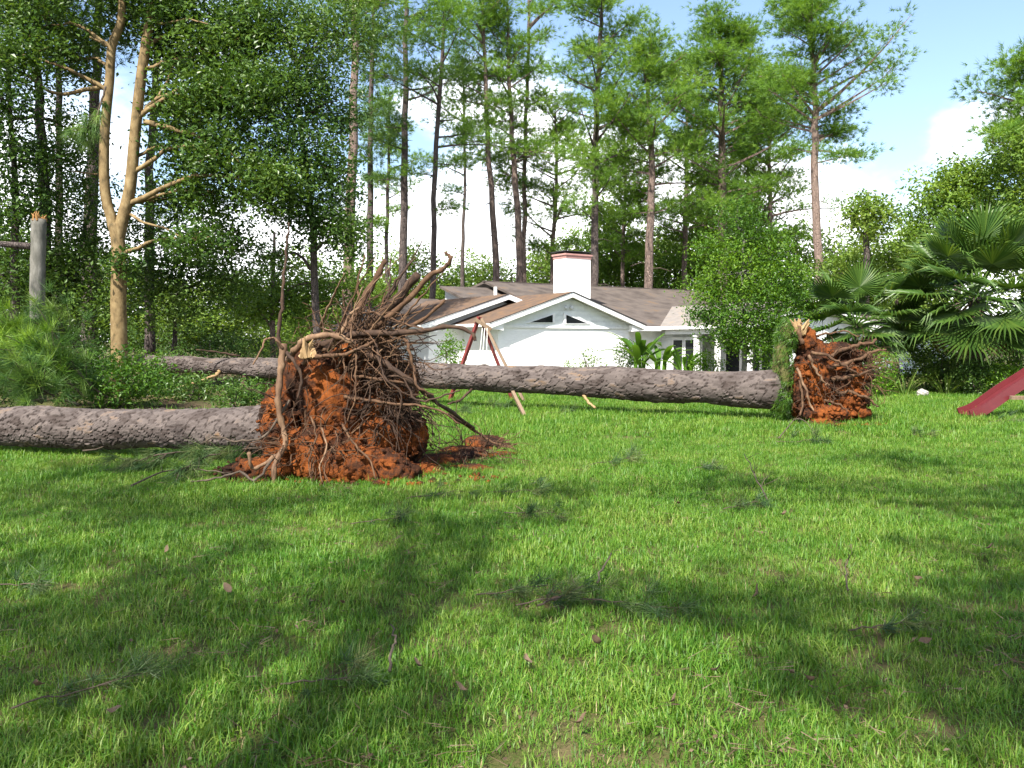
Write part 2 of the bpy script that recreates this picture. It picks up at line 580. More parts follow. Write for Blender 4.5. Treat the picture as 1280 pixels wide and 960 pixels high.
# the woodland floor behind the fallen trunks, an uneven-edged sheet
g = Geo()
ed = [(-60, 14), (-24, 15.5), (-12.5, 15.5), (-9.4, 17.5), (-7.2, 21), (-5.5, 26), (-6.5, 31), (-8, 38), (-6, 44), (8, 50), (34, 48), (60, 40), (90, 90), (-90, 90)]
pts = smooth_line([(a, b, 0.004) for a, b in ed], 5, .12)
c = np.array([[0, 70, 0.004]])
g.add(np.vstack([c, pts]), None, [(0, i, i + 1) for i in range(1, len(pts))] + [(0, len(pts), 1)])
tag(g.build('woodland_floor', M['litter']), kind='structure')

# ================================================================== grass blades (uncountable)
clump_col = bpy.data.collections.new('grass_clumps')


def grass_clump(i):
    rs = np.random.default_rng(100 + i)
    n = 46
    base = np.stack([rs.uniform(-.1, .1, n), rs.uniform(-.1, .1, n), np.full(n, -.012)], -1)
    ang = rs.uniform(0, 2 * np.pi, n)
    d = np.stack([np.cos(ang), np.sin(ang), np.zeros(n)], -1)
    w = np.stack([-np.sin(ang), np.cos(ang), np.zeros(n)], -1)
    L = rs.uniform(.035, .088, n) * (1 + (rs.uniform(0, 1, n) > .93) * .5)
    lean = rs.uniform(.2, 1.3, n)
    hw = rs.uniform(.0015, .0034, n)[:, None]
    mid = base + d * (L * .5 * np.sin(lean) * .6)[:, None] + np.array([0, 0, 1]) * (L * .55 * np.cos(lean * .6))[:, None]
    tip = base + d * (L * np.sin(lean))[:, None] + np.array([0, 0, 1]) * (L * np.cos(lean))[:, None]
    V = np.stack([base - w * hw, base + w * hw, mid + w * hw * .85, mid - w * hw * .85, tip], 1).reshape(-1, 3)
    k = np.arange(n)[:, None] * 5
    q = k + np.array([[0, 1, 2, 3]])
    t = k + np.array([[3, 2, 4]])
    ti = rs.uniform(0, .8, n) + (rs.uniform(0, 1, n) > .94) * .5
    me = Geo().add(V, q, t, np.repeat(ti, 5)).mesh('grass_clump', True)
    me.materials.append(M['grass'])
    o = bpy.data.objects.new('grass_clump', me)
    clump_col.objects.link(o)


for i in range(10):
    grass_clump(i)

# bare or covered places on the lawn (x, y, rx, ry)
BARE = [(-2.2, 10.4, 1.1, .85), (6.1, 17.0, .85, .5), (-.6, 12.2, .6, 1.3), (-.4, 9.9, .4, .25)]


def band(y0, y1, dens, s0, s1):
    xm = y1 * .78 + 2.0
    n = int((y1 - y0) * 2 * xm * dens)
    x = rng.uniform(-xm, xm, n)
    y = rng.uniform(y0, y1, n)
    k = np.abs(x) < y * .78 + 2.0
    # the lawn stops at the wood and the house beds
    k &= ~((x < -5.8) & (y > 20 + (x + 5.8) * .42))
    k &= ~((y > 28.3))
    for bx, by, rx, ry in BARE:
        r2 = ((x - bx) / rx) ** 2 + ((y - by) / ry) ** 2
        k &= ~(r2 < rng.uniform(.3, 1.1, n))
    x, y = x[k], y[k]
    return np.stack([x, y, np.zeros(len(x))], -1), rng.uniform(s0, s1, len(x))


bands = [band(1.2, 4, 190, .55, 1.05), band(4, 8, 165, .55, 1.1), band(8, 14, 110, .7, 1.25), band(14, 29, 38, 1.2, 2.0)]
gp = np.concatenate([b[0] for b in bands])
gs = np.concatenate([b[1] for b in bands])
# taller and shorter patches
patch = np.sin(gp[:, 0] * 1.9 + 2 * np.sin(gp[:, 1] * .8)) * np.sin(gp[:, 1] * 1.6 + 1.3 * np.sin(gp[:, 0] * 1.1))
gs = gs * (1 + .22 * patch)
me = bpy.data.meshes.new('grass')
me.vertices.add(len(gp))
me.vertices.foreach_set('co', gp.astype(np.float32).ravel())
a = me.attributes.new('spin', 'FLOAT_VECTOR', 'POINT')
rot = np.stack([rng.normal(0, .12, len(gp)), rng.normal(0, .12, len(gp)), rng.uniform(0, 6.283, len(gp))], -1)
a.data.foreach_set('vector', rot.astype(np.float32).ravel())
a = me.attributes.new('size', 'FLOAT', 'POINT')
a.data.foreach_set('value', gs.astype(np.float32))
grass = bpy.data.objects.new('grass', me)
COL.objects.link(grass)
me.materials.append(M['grass'])
tag(grass, 'short bright green lawn grass across the yard', 'grass', kind='stuff')
ng = bpy.data.node_groups.new('grass_spread', 'GeometryNodeTree')
ng.interface.new_socket('Geometry', in_out='INPUT', socket_type='NodeSocketGeometry')
ng.interface.new_socket('Geometry', in_out='OUTPUT', socket_type='NodeSocketGeometry')
gi, go = ng.nodes.new('NodeGroupInput'), ng.nodes.new('NodeGroupOutput')
iop = ng.nodes.new('GeometryNodeInstanceOnPoints')
ci = ng.nodes.new('GeometryNodeCollectionInfo')
ci.inputs['Collection'].default_value = clump_col
ci.inputs['Separate Children'].default_value = True
ci.inputs['Reset Children'].default_value = True
iop.inputs['Pick Instance'].default_value = True
na = ng.nodes.new('GeometryNodeInputNamedAttribute')
na.data_type = 'FLOAT_VECTOR'
na.inputs['Name'].default_value = 'spin'
nb = ng.nodes.new('GeometryNodeInputNamedAttribute')
nb.data_type = 'FLOAT'
nb.inputs['Name'].default_value = 'size'
ng.links.new(gi.outputs[0], iop.inputs['Points'])
ng.links.new(ci.outputs[0], iop.inputs['Instance'])
ng.links.new(na.outputs['Attribute'], iop.inputs['Rotation'])
ng.links.new(nb.outputs['Attribute'], iop.inputs['Scale'])
ng.links.new(iop.outputs[0], go.inputs[0])
md = grass.modifiers.new('spread', 'NODES')
md.node_group = ng


# ================================================================== trees
def trunk_from_px(pl, d, base_r, top_r, jitter=.0, k=4):
    """pl: pixel points base -> top at distance d; the first point is dropped to the ground."""
    p = [P(a, b, d) for a, b in pl]
    p[0] = Vector((p[0].x, d, -.05))
    line = smooth_line(p, k, jitter)
    h = np.linspace(0, 1, len(line))
    r = base_r + (top_r - base_r) * h
    r[0] *= 1.35
    return line, r


def pine(label, pl, d, base_r, h0, rad, nb=34, seed=0, bark='bark_pine', leaf='pine', puffs=6, dead=6, top_r=.06, skew=(0, 0), upr=.25, group='pines standing behind the house', extra=()):
    """A tall pine: bare trunk, ragged crown of branches that end in needle puffs."""
    rs = np.random.default_rng(1000 + seed)
    line, r = trunk_from_px(pl, d, base_r, top_r, .03)
    root = empty('pine_tree', (line[0][0], d, 0), label, 'tree', group)
    tg_, bgeos, cg = Geo(), [], Geo()
    tube(tg_, line, r, 10)
    z = line[:, 2]
    ztop = z[-1]
    specs = []
    nb = int(nb * 1.02)
    for i in range(nb):
        f = (i + rs.uniform(0, 1)) / nb
        zz = h0 + (ztop - h0) * f ** .85
        L = rad * (1 - .55 * f ** 1.6) * rs.uniform(.45, 1.15) * (.75 + .5 * math.sin(min(1, f * 3) * 1.57))
        specs.append((zz, rs.uniform(0, 6.283), L, upr + .5 * f + rs.normal(0, .15), rs.random() < .0))
    for (zz, az, L, up) in extra:
        specs.append((zz, az, L, up, False))
    for zz, az, L, up, _ in specs:
        b0 = np.array([np.interp(zz, z, line[:, k_]) for k_ in range(3)])
        d_ = np.array([math.cos(az) + skew[0], math.sin(az) + skew[1], up])
        d_ /= np.linalg.norm(d_)
        side = np.array([-d_[1], d_[0], 0])
        bend = rs.normal(0, .12, 2)
        pts = [b0 + d_ * L * t + side * bend[0] * L * t * t + np.array([0, 0, bend[1] * L * t * t]) for t in np.linspace(0, 1, 5)]
        bgeo = Geo()
        bgeos.append(bgeo)
        tube(bgeo, pts, np.linspace(max(.02, .022 * L + .012), .012, 5), 4, cap=False)
        ctr, tin = [], []
        for j in range(puffs):
            t = rs.uniform(.35, 1.05) if j else 1.0
            q = b0 + d_ * L * t + side * bend[0] * L * t * t + np.array([0, 0, bend[1] * L * t * t])
            off = (side * rs.normal(0, .35) + np.array([0, 0, rs.uniform(-.05, .35)])) * L * .38
            e = q + off
            if j:
                tube(bgeo, [q - d_ * L * .08, e], [.014, .007], 3, cap=False)
            ctr.append(e)
            tin.append(rs.uniform(.15, .85))
        ctr = np.array(ctr)
        nt_ = 18
        cc = np.repeat(ctr, nt_, 0) + rs.normal(0, 1, (len(ctr) * nt_, 3)) * np.array([.40, .40, .15])
        dd = unit(cc - np.repeat(ctr, nt_, 0) + np.array([0, 0, .15]) + d_ * .12)
        tufts(cg, cc, dd, 12, .30, .024, .5, np.repeat(tin, nt_), rs)
    for i in range(dead):                                        # bare snags below the crown
        zz = rs.uniform(h0 * .55, h0)
        az = rs.uniform(0, 6.283)
        b0 = np.array([np.interp(zz, z, line[:, k_]) for k_ in range(3)])
        L = rs.uniform(.4, 1.4)
        pts = [b0 + np.array([math.cos(az), math.sin(az), .25 - .4 * t]) * L * t for t in (0, .5, 1)]
        tube(tg_, pts, [.03, .02, .008], 4, cap=False)
    tg_.build('trunk', M[bark], root, True)
    for b_ in bgeos:
        b_.build('branch', M[bark], root)
    cg.build('crown', M[leaf], root)
    return root


def broad(name, label, trunks, clumps, leaf_mat, bark, size=.1, seed=0, group=None, cat='tree', sub=.42, asp=.5, flat=.35, limbs=(), nsub_leaf=22, droop=0.0, auto=1, dens=1.0):
    """trunks: [(line, radii)]; clumps: [(centre, (rx, ry, rz), n leaves)] with auto limbs from the nearest trunk."""
    rs = np.random.default_rng(2000 + seed)
    b0 = trunks[0][0][0]
    root = empty(name, (b0[0], b0[1], 0), label, cat, group)
    tg_, cg = Geo(), Geo()
    for ln, r in trunks:
        tube(tg_, ln, r, 10)
    for ln, r in limbs:
        tube(tg_, ln, r, 6)
    allp = np.concatenate([np.asarray(ln) for ln, r in trunks])
    for c, rr, n in clumps:
        c = np.array(tuple(c))
        rr = np.array(rr)
        if auto:
            low = allp[allp[:, 2] < max(c[2] - .1, allp[:, 2].min() + .8)]
            k = np.argmin(np.linalg.norm(low - c, axis=1) + .4 * np.abs(low[:, 2] - c[2] + rr[2]))
            s = low[k]
            m = (s + c) / 2 + np.array([0, 0, .12 * np.linalg.norm(c - s)]) + rs.normal(0, .08, 3)
            tube(tg_, smooth_line([s, m, c], 4, .03, rs), [.05 + .01 * np.linalg.norm(c - s), .022], 5, cap=False)
        ns = max(3, int(n * dens / nsub_leaf))
        dv = unit(rs.normal(0, 1, (ns, 3)))
        rad = rs.uniform(.1, 1.0, (ns, 1)) ** .55 * rs.choice([1.0, 1.0, 1.18, 1.4], (ns, 1))
        sc = c + dv * rad * rr * 1.12
        if auto:
            for e in sc[:: max(1, ns // 9)]:
                tube(tg_, [c, (c + e) / 2 + rs.normal(0, .06, 3), e], [.018, .012, .006], 3, cap=False)
        st = rs.uniform(.0, .9, ns) * .6 + rs.uniform(0, .45)
        cnt = nsub_leaf
        cc = np.repeat(sc, cnt, 0) + rs.normal(0, 1, (ns * cnt, 3)) * sub * np.array([.62, .62, .42])
        tn = np.clip(np.repeat(st, cnt) * .85 + rs.uniform(-.05, .3, ns * cnt), 0, 1)
        leaves(cg, cc, size, asp, flat, tn, rs=rs, droop=droop)
    tg_.build('trunk', M[bark], root, True)
    cg.build('crown', M[leaf_mat], root)
    return root


def C(px, py, d, rx, ry, n, rd=None):
    """A leaf clump: pixel centre, pixel radii, at distance d."""
    k = d / FPX
    return (P(px, py, d), (rx * k, (rd if rd else rx * k), ry * k), n)


def zpx(py, d):
    return P(640, py, d).z


# ------------------------------------------------------------------ pines behind the house
pine('tall pale trunked pine left of centre, nearest to the big upright roots', [(434, 440), (436, 300), (441, 180), (444, 60), (446, -60), (447, -140)], 36, .27, zpx(60, 36), 2.6, 26, 1, 'bark_pale', puffs=6, dead=3)
pine('slim grey pine just right of the pale trunked pine', [(460, 430), (463, 280), (463, 160), (466, 40), (468, -60)], 44, .2, zpx(215, 44), 2.1, 15, 2, 'bark_dark', 'pine_dark', dead=5, upr=.1)
pine('straight dark pine rising above the upturned root tips', [(503, 430), (504, 300), (506, 150), (508, 20), (508, -70)], 43, .24, zpx(230, 43), 2.7, 17, 3, 'bark_dark', 'pine_dark', dead=5, upr=.05)
pine('leaning slender pine with sparse drooping boughs left of the chimney', [(540, 430), (541, 320), (546, 180), (553, 60), (558, -20)], 42, .17, zpx(262, 42), 2.7, 17, 4, 'bark_dark', 'pine', dead=4, upr=-.02)
pine('grey pine with bare lower trunk, left one of the close pair', [(622, 430), (620, 330), (612, 200), (606, 80), (603, -30)], 46, .22, zpx(205, 46), 2.6, 23, 5, 'bark_pine', 'pine', dead=12)
pine('pine with mid-height snags, right one of the close pair', [(648, 430), (650, 330), (642, 200), (637, 100), (634, 5)], 47, .24, zpx(240, 47), 2.8, 26, 6, 'bark_pine', 'pine', dead=10)
pine('thin pine between the close pair and the chimney pine', [(657, 430), (655, 300), (657, 180), (660, 60), (662, -20)], 49, .16, zpx(270, 49), 2.7, 18, 61, 'bark_pine', 'pine', dead=8)
pine('tall pine whose trunk rises directly behind the white chimney', [(741, 430), (743, 300), (745, 180), (748, 90), (753, 15), (755, -8)], 45, .23, zpx(278, 45), 2.9, 40, 7, 'bark_dark', 'pine', dead=5)
pine('round crowned pine with a broad dark trunk above the roof', [(808, 430), (812, 300), (815, 200), (810, 130), (812, 58)], 45, .27, zpx(285, 45), 2.9, 38, 8, 'bark_pine', 'pine', dead=4)
pine('bushy full crowned pine behind the right end of the roof', [(903, 430), (903, 250), (902, 150), (901, 80), (900, 30)], 46, .28, zpx(300, 46), 3.2, 62, 9, 'bark_pine', 'pine', dead=2)
pine('open crowned pine with a long bough reaching right into blue sky', [(1024, 430), (1022, 330), (1019, 200), (1018, 120), (1014, 50), (1012, 8)], 42, .25, zpx(205, 42), 2.6, 40, 10, 'bark_pale', 'pine', dead=6,
     extra=((zpx(140, 42), -.1, 5.2, .72), (zpx(125, 42), .2, 4.6, .75), (zpx(150, 42), -.3, 3.4, .4), (zpx(165, 42), 2.9, 2.8, .25), (zpx(150, 42), .1, 4.4, .55)))
pine('pine half hidden between the bushy pine and the open crowned pine', [(962, 430), (963, 300), (962, 200), (964, 95)], 52, .2, zpx(320, 52), 3.2, 46, 11, 'bark_pine', 'pine', dead=2)
pine('pine filling the gap right of the round crowned pine', [(858, 430), (857, 300), (858, 200), (856, 85)], 52, .2, zpx(325, 52), 3.2, 46, 12, 'bark_pine', 'pine', dead=2)
pine('pine whose low boughs hang over the roof left of the chimney', [(692, 430), (690, 330), (695, 230), (694, 140)], 51, .18, zpx(330, 51), 3.2, 30, 13, 'bark_pine', 'pine', dead=2)
pine('pine at the right picture edge leaning boughs over the wood', [(1316, 430), (1318, 250), (1312, 150), (1310, 70)], 34, .25, zpx(235, 34), 2.6, 34, 14, 'bark_pine', 'pine', dead=2, skew=(-.5, 0), group='trees of the right wood')
pine('short far pine between the slim pine and the straight dark pine', [(484, 430), (484, 300), (486, 190), (487, 120)], 56, .16, zpx(300, 56), 2.1, 16, 15, 'bark_dark', 'pine', dead=2)
pine('short far pine right of the leaning slender pine', [(580, 430), (578, 320), (580, 240), (578, 70)], 58, .17, zpx(250, 58), 2.4, 12, 16, 'bark_dark', 'pine_dark', dead=2)

pine('young full pine between chimney pine and round crowned pine', [(780, 430), (779, 320), (781, 230), (780, 150)], 54, .15, zpx(335, 54), 3.0, 42, 18, 'bark_pine', 'pine', dead=0)
pine('young pine behind the garden tree', [(938, 430), (937, 300), (936, 220), (938, 150)], 56, .15, zpx(335, 56), 3.2, 44, 24, 'bark_pine', 'pine', dead=0)
# ------------------------------------------------------------------ wood on the left
GW = 'trees of the left wood'
pine('dark straight pine behind the snapped grey trunk', [(56, 430), (54, 240), (48, 120), (44, 0), (42, -150)], 27, .2, zpx(25, 27), 2.6, 26, 20, 'bark_dark', 'pine_dark', dead=6, group=GW)
pine('thin dark pine second from the picture edge in the left wood', [(74, 430), (72, 250), (74, 120), (76, 20), (78, -120)], 29, .14, zpx(60, 29), 2.2, 26, 21, 'bark_dark', 'pine_dark', dead=6, group=GW)
pine('thick purplish pine trunk left of the forked tan tree', [(110, 430), (112, 300), (118, 150), (121, 20), (122, -160)], 31, .32, zpx(-20, 31), 3.0, 26, 22, 'bark_dark', 'pine_dark', dead=4, group=GW)
pine('dark pine trunk half hidden right behind the forked tan tree', [(186, 430), (188, 250), (193, 120), (198, 20), (200, -150)], 32, .2, zpx(10, 32), 2.6, 26, 23, 'bark_dark', 'pine_dark', dead=5, group=GW)

D4 = 26
t0, r0 = trunk_from_px([(149, 430), (148, 380), (149, 330), (147, 298), (143, 280)], D4, .255, .19, .0)
r0 = np.where(np.linspace(0, 1, len(r0)) > .8, .21, r0)
k4 = D4 / FPX
lf = smooth_line([P(a, b, D4) for a, b in [(146, 296), (139, 272), (131, 235), (131, 165), (137, 100), (140, 58), (151, 28), (152, -10), (148, -70)]], 4)
rf = smooth_line([P(a, b, D4) for a, b in [(147, 302), (153, 275), (163, 232), (169, 165), (176, 100), (184, 45), (193, -5), (204, -80)]], 4)
limb = lambda pl, d, a, b: (smooth_line([P(x, y, d + e) for x, y, e in pl], 4, .01), [a, b])
limbs = [limb([(129, 109, 0), (106, 112, -.2), (80, 118, -.4), (55, 110, -.6), (30, 92, -.8), (3, 80, -1)], D4, .075, .025),
         limb([(181, 152, 0), (212, 160, -.2), (245, 170, -.4), (272, 195, -.6), (300, 222, -.8), (330, 252, -1)], D4, .085, .02),
         limb([(183, 138, 0), (196, 124, .1), (212, 95, .2), (222, 60, .3)], D4, .07, .02),
         limb([(138, 60, 0), (125, 52, -.1), (112, 46, -.2)], D4, .05, .03),
         limb([(191, 25, 0), (205, 30, -.3), (232, 24, -.6), (260, 30, -.9)], D4, .05, .015),
         limb([(122, 218, .3), (105, 216, .3), (88, 214, .3)], D4, .035, .012),
         limb([(163, 268, 0), (180, 278, -.3), (205, 285, -.6), (232, 298, -.9), (262, 296, -1)], D4, .05, .012)]
broad('forked_tree', 'tan barked forked tree with two tall stems in the left wood', [(t0, r0), (lf, np.linspace(.165, .10, len(lf))), (rf, np.linspace(.19, .12, len(rf)))],
      [C(225, 20, D4 + .5, 42, 34, 2600), C(262, 70, D4, 44, 36, 2600), C(300, 40, D4 + .8, 40, 34, 2400), C(250, 128, D4 - .3, 40, 30, 2200), C(305, 120, D4 - .5, 42, 34, 2600),
       C(280, 190, D4 - .7, 42, 26, 2000), C(335, 230, D4 - 1, 34, 30, 2000), C(20, 70, D4 - 1, 40, 26, 1500), C(60, 30, D4, 46, 30, 1800), C(175, -35, D4, 70, 30, 3000), C(245, 300, D4 - .8, 30, 18, 900), C(232, 185, D4 + .6, 34, 28, 1700), C(215, 135, D4 + 1, 26, 24, 1100), C(262, 240, D4 + .4, 36, 26, 1700), C(210, 70, D4 + 1, 24, 30, 1100), C(90, 75, D4 + .8, 30, 24, 1000), C(155, 330, D4 - .3, 9, 13, 260, .25), C(215, 250, D4 + 1.5, 26, 28, 1000), C(155, 25, D4 + 1.2, 26, 26, 900)],
      'oak', 'bark_tan', .165, 30, GW, limbs=limbs, dens=1.4)

# leafy oaks around it
def oak(label, pl, d, br, clumps, seed, leaf='oak', bark='bark_dark', size=.13, **kw):
    ln, r = trunk_from_px(pl, d, br, br * .4, .02)
    return broad('leafy_tree', label, [(ln, r)], clumps, leaf, bark, size * 1.12, seed, kw.pop('group', GW), dens=kw.pop('dens', 1.2), **kw)


oak('dense leafy tree filling the wood left of the pale trunked pine', [(396, 430), (394, 340), (388, 260), (378, 180), (372, 80)], 27, .13,
    [C(385, 60, 27, 50, 44, 3200), C(345, 120, 26.5, 40, 34, 2400), C(405, 130, 27, 40, 40, 2800), C(360, 185, 26, 46, 34, 2800), C(415, 215, 26.6, 32, 34, 2200),
     C(350, 250, 27, 34, 30, 1700), C(400, 275, 26.5, 42, 32, 2600), C(435, 300, 26, 22, 24, 1100), C(330, 20, 27.5, 50, 34, 2600), C(430, 40, 28, 40, 44, 2200), C(345, 320, 27, 22, 16, 500)], 31)
oak('shaded leafy tree at the picture edge of the left wood', [(14, 430), (18, 330), (20, 240), (12, 120)], 26, .16,
    [C(15, 190, 25.5, 40, 40, 2200), C(0, 120, 25, 46, 36, 2300), C(70, 200, 27, 36, 30, 1500), C(12, 260, 25.5, 34, 28, 1500), C(60, 260, 27, 34, 30, 1200), C(0, 10, 26, 44, 46, 2400), C(95, 160, 28, 30, 28, 1000), C(0, 340, 26, 40, 40, 1800), C(85, 320, 27.5, 36, 36, 1500)], 32)
oak('leafy tree in shade between the forked tan tree and the picture edge', [(98, 430), (96, 360), (102, 300)], 28, .1,
    [C(85, 345, 27, 40, 40, 2000), C(120, 300, 28.5, 34, 32, 1300), C(40, 370, 27, 40, 34, 1800), C(105, 390, 27, 40, 34, 1600), C(115, 245, 29, 30, 28, 900)], 33)
oak('low spreading leafy tree right of the forked tan trunk', [(215, 430), (220, 370), (232, 320)], 30, .1,
    [C(195, 340, 30, 32, 30, 1700), C(245, 330, 30, 38, 30, 2000), C(285, 350, 30, 36, 34, 1900), C(215, 385, 29.5, 40, 30, 2000), C(180, 285, 30, 26, 24, 1000), C(265, 285, 30.5, 34, 24, 1400), C(300, 300, 31, 26, 24, 1000)], 34)
oak('sunlit young tree with light leaves beside the upright snapped stem', [(340, 430), (341, 350), (343, 290)], 33, .12,
    [C(345, 365, 33, 32, 28, 1300), C(385, 375, 34, 34, 28, 1400), C(415, 360, 34, 30, 30, 1200), C(320, 385, 33, 30, 24, 1100), C(372, 335, 35, 28, 24, 900), C(455, 360, 36, 30, 24, 900)], 35, 'oak_light', 'bark_pale', .15)

# snapped grey trunk
rt = empty('snapped_tree', G(47, 23), 'pale grey trunk snapped off at a splintered orange top', 'tree', GW)
g = Geo()
ln = smooth_line([Vector((P(46, 430, 23).x, 23, -.05)), P(47, 360, 23), P(48, 310, 23), P(48, 274, 23)], 5, .008)
tube(g, ln, [.2, .19, .185, .19], 12)
g.build('trunk', M['bark_grey'], rt, True)
g = Geo()
tp = P(48, 274, 23)
for i in range(26):
    a = rng.uniform(0, 6.283)
    rr = .17 * math.sqrt(rng.uniform(0, 1))
    b = np.array(tp) + np.array([math.cos(a) * rr, math.sin(a) * rr, -.05])
    h = rng.uniform(.08, .3)
    tube(g, [b, b + np.array([rng.normal(0, .01), rng.normal(0, .01), h * .6]), b + np.array([rng.normal(0, .03), rng.normal(0, .03), h])], [.045, .03, .004], 5)
g.build('splintered_top', M['wood_orange'], rt)
g = Geo()
tube(g, smooth_line([P(40, 308, 23), P(15, 306, 22.8), P(-30, 303, 22.5)], 4), [.1, .085, .07], 7)
g.build('limb', M['bark_dark'], rt, True)


# pine bough caught in the forked tree
def needle_bough(name, label, line, rad, nt_, k, L, w, mat, seed, cat, group=None, droop=.0, spread=.6, bark='twig', side=.3, parent_loc=None):
    rs = np.random.default_rng(3000 + seed)
    root = empty(name, parent_loc if parent_loc is not None else tuple(line[0]), label, cat, group)
    gb, gn = Geo(), Geo()
    ln = smooth_line(line, 4, .006, rs)
    tube(gb, ln, [rad, rad * .35], 6)
    cs, ds = [], []
    for i in range(nt_):
        t = rs.uniform(.3, 1)
        j = min(len(ln) - 2, int(t * (len(ln) - 1)))
        s = ln[j]
        d_ = unit(ln[j + 1] - ln[j]) + rs.normal(0, .55, 3)
        e = s + d_ * side * rs.uniform(.2, 1)
        e[2] = max(e[2], .02) if mat == 'pine_blue' else e[2]
        tube(gb, [s, e], [rad * .35, rad * .2], 4, cap=False)
        cs.append(e)
        ds.append(unit(e - s))
    tufts(gn, np.array(cs), np.array(ds), k, L, w, spread, None, rs, droop)
    if mat == 'pine_blue':
        for v in gn.v:
            v[:, 2] = np.maximum(v[:, 2], .012)
    gb.build('stem', M[bark], root, True)
    gn.build('needles', M[mat], root)
    return root


needle_bough('hanging_pine_bough', 'grey green pine bough hanging broken beside the forked tree', [P(132, 108, 23.6), P(126, 130, 23.5), P(118, 150, 23.4), P(112, 165, 23.3)], .03, 22, 60, .42, .012, 'pine_dark', 1, 'branch', droop=.8, side=.35)

# ------------------------------------------------------------------ far trees (four kinds, copied)
def far_proto(seed, leaf, nclump, n, rx, hz):
    rs = np.random.default_rng(4000 + seed)
    ln = smooth_line([(0, 0, -.1), (.1, 0, hz * .3), (-.1, .1, hz * .6), (.05, 0, hz * .85)], 4, .04, rs)
    cl = []
    for i in range(nclump):
        a = rs.uniform(0, 6.283)
        f = rs.uniform(0, 1)
        r = rx * (1 - .6 * f ** 2) * rs.uniform(.3, .9)
        cl.append(((math.cos(a) * r, math.sin(a) * r, hz * (.22 + .7 * f)), (rx * .42, rx * .42, hz * .13), n))
    return broad('far_tree', 'far tree', [(ln, np.linspace(.22, .06, len(ln)))], cl, leaf, 'bark_pine', .27, 300 + seed, 'far trees beyond the house', sub=.75, nsub_leaf=22, dens=1.5)


def copy_tree(root, loc, rz, s, label, group=None):
    r = root.copy()
    COL.objects.link(r)
    r.location, r.rotation_euler, r.scale = loc, (0, 0, rz), s
    r['label'] = label
    if group:
        r['group'] = group
    for ch in root.children:
        c2 = ch.copy()
        COL.objects.link(c2)
        c2.parent = r
    return r


protos = [far_proto(1, 'far_leaf', 18, 420, 3.2, 9), far_proto(2, 'oak_light', 18, 420, 3.0, 9), far_proto(3, 'far_leaf', 22, 360, 3.6, 9), far_proto(4, 'oak', 20, 420, 3.2, 9)]
far = [  # px, distance, top pixel row, kind, width factor, label
    (505, 60, 312, 1, 1.0, 'light green far tree above the upturned root tips'),
    (560, 62, 318, 0, 1.0, 'far tree showing left of the roof ridge, beyond the leaning pine'),
    (598, 66, 312, 2, 1.0, 'rounded far tree left of the close pair of pines'),
    (640, 64, 318, 0, .9, 'dark far tree right behind the close pair of pines'),
    (682, 62, 285, 0, 1.0, 'far tree just left of the chimney'),
    (722, 70, 282, 2, 1.0, 'far tree peeping above the chimney cap'),
    (770, 60, 258, 1, 1.0, 'light green far tree just right of the chimney'),
    (822, 63, 255, 0, 1.1, 'far tree above the middle of the right roof slope'),
    (868, 58, 245, 1, 1.0, 'dark far tree at the right end of the ridge'),
    (915, 62, 240, 1, 1.1, 'light far tree behind the bushy pine'),
    (968, 60, 255, 0, 1.1, 'far tree behind the dense garden tree'),
    (1045, 52, 285, 2, .9, 'far tree behind the smaller palm'),
    (1120, 50, 272, 0, 1.0, 'far tree in the gap between the two palms'),
    (420, 52, 345, 1, 1.0, 'light far tree low in the wood beside the pale trunked pine'),
    (470, 54, 345, 0, .9, 'far tree low behind the slim grey pine'),
    (360, 54, 350, 2, 1.0, 'far tree low behind the sunlit young tree'),
    (300, 56, 340, 3, 1.1, 'dark far tree deep in the wood behind the low spreading tree'),
    (225, 52, 330, 0, 1.1, 'far tree deep in the wood right of the forked tan trunk'),
    (150, 54, 320, 3, 1.2, 'far tree deep in the wood straight behind the forked trunk'),
    (70, 50, 310, 2, 1.2, 'far tree deep in the wood behind the thin dark pines'),
    (-5, 48, 280, 3, 1.3, 'far tree deep in the wood at the picture edge'),
]
for i, (px, d, py, k, wf, lab) in enumerate(far):
    z = zpx(py, d)
    s = z / 9.3
    loc = G(px, d)
    src = protos[k]
    if not src.get('used'):
        src['used'] = 1
        src.location, src.rotation_euler, src.scale = loc, (0, 0, i * 1.3), (wf, wf, s)
        src['label'] = lab
    else:
        copy_tree(src, loc, i * 1.3, (wf, wf, s), lab)
for p in protos:
    del p['used']
for o in SC.objects:
    if 'used' in o:
        del o['used']

# ------------------------------------------------------------------ wood on the right
GR = 'trees of the right wood'
oak('vine covered snag standing against the white cloud', [(1084, 430), (1083, 320), (1084, 270), (1085, 240)], 38, .17,
    [C(1082, 258, 38, 22, 16, 900), C(1100, 272, 38, 18, 16, 700), C(1072, 276, 38, 14, 14, 500), C(1090, 290, 38, 16, 12, 400)], 41, 'far_leaf', 'bark_dark', .17, group=GR)
oak('sunlit rounded tree above the larger palm', [(1195, 430), (1196, 330), (1198, 250)], 36, .18,
    [C(1190, 235, 36, 34, 26, 2000), C(1225, 220, 36, 36, 26, 2000), C(1165, 268, 36, 30, 24, 1500), C(1205, 275, 35.5, 40, 28, 2200), C(1255, 262, 35.5, 36, 34, 2200), C(1145, 300, 36, 26, 22, 1100)], 42, 'oak_light', 'bark_pine', .17, group=GR)
oak('tall tree at the picture edge behind the larger palm', [(1290, 430), (1290, 300), (1288, 200)], 33, .2,
    [C(1275, 190, 33, 32, 24, 1600), C(1290, 230, 33, 34, 30, 1800), C(1275, 290, 32.5, 34, 34, 2000), C(1285, 350, 32, 36, 36, 1800), C(1240, 300, 33, 30, 26, 1300)], 43, 'far_leaf', 'bark_pine', .17, group=GR)
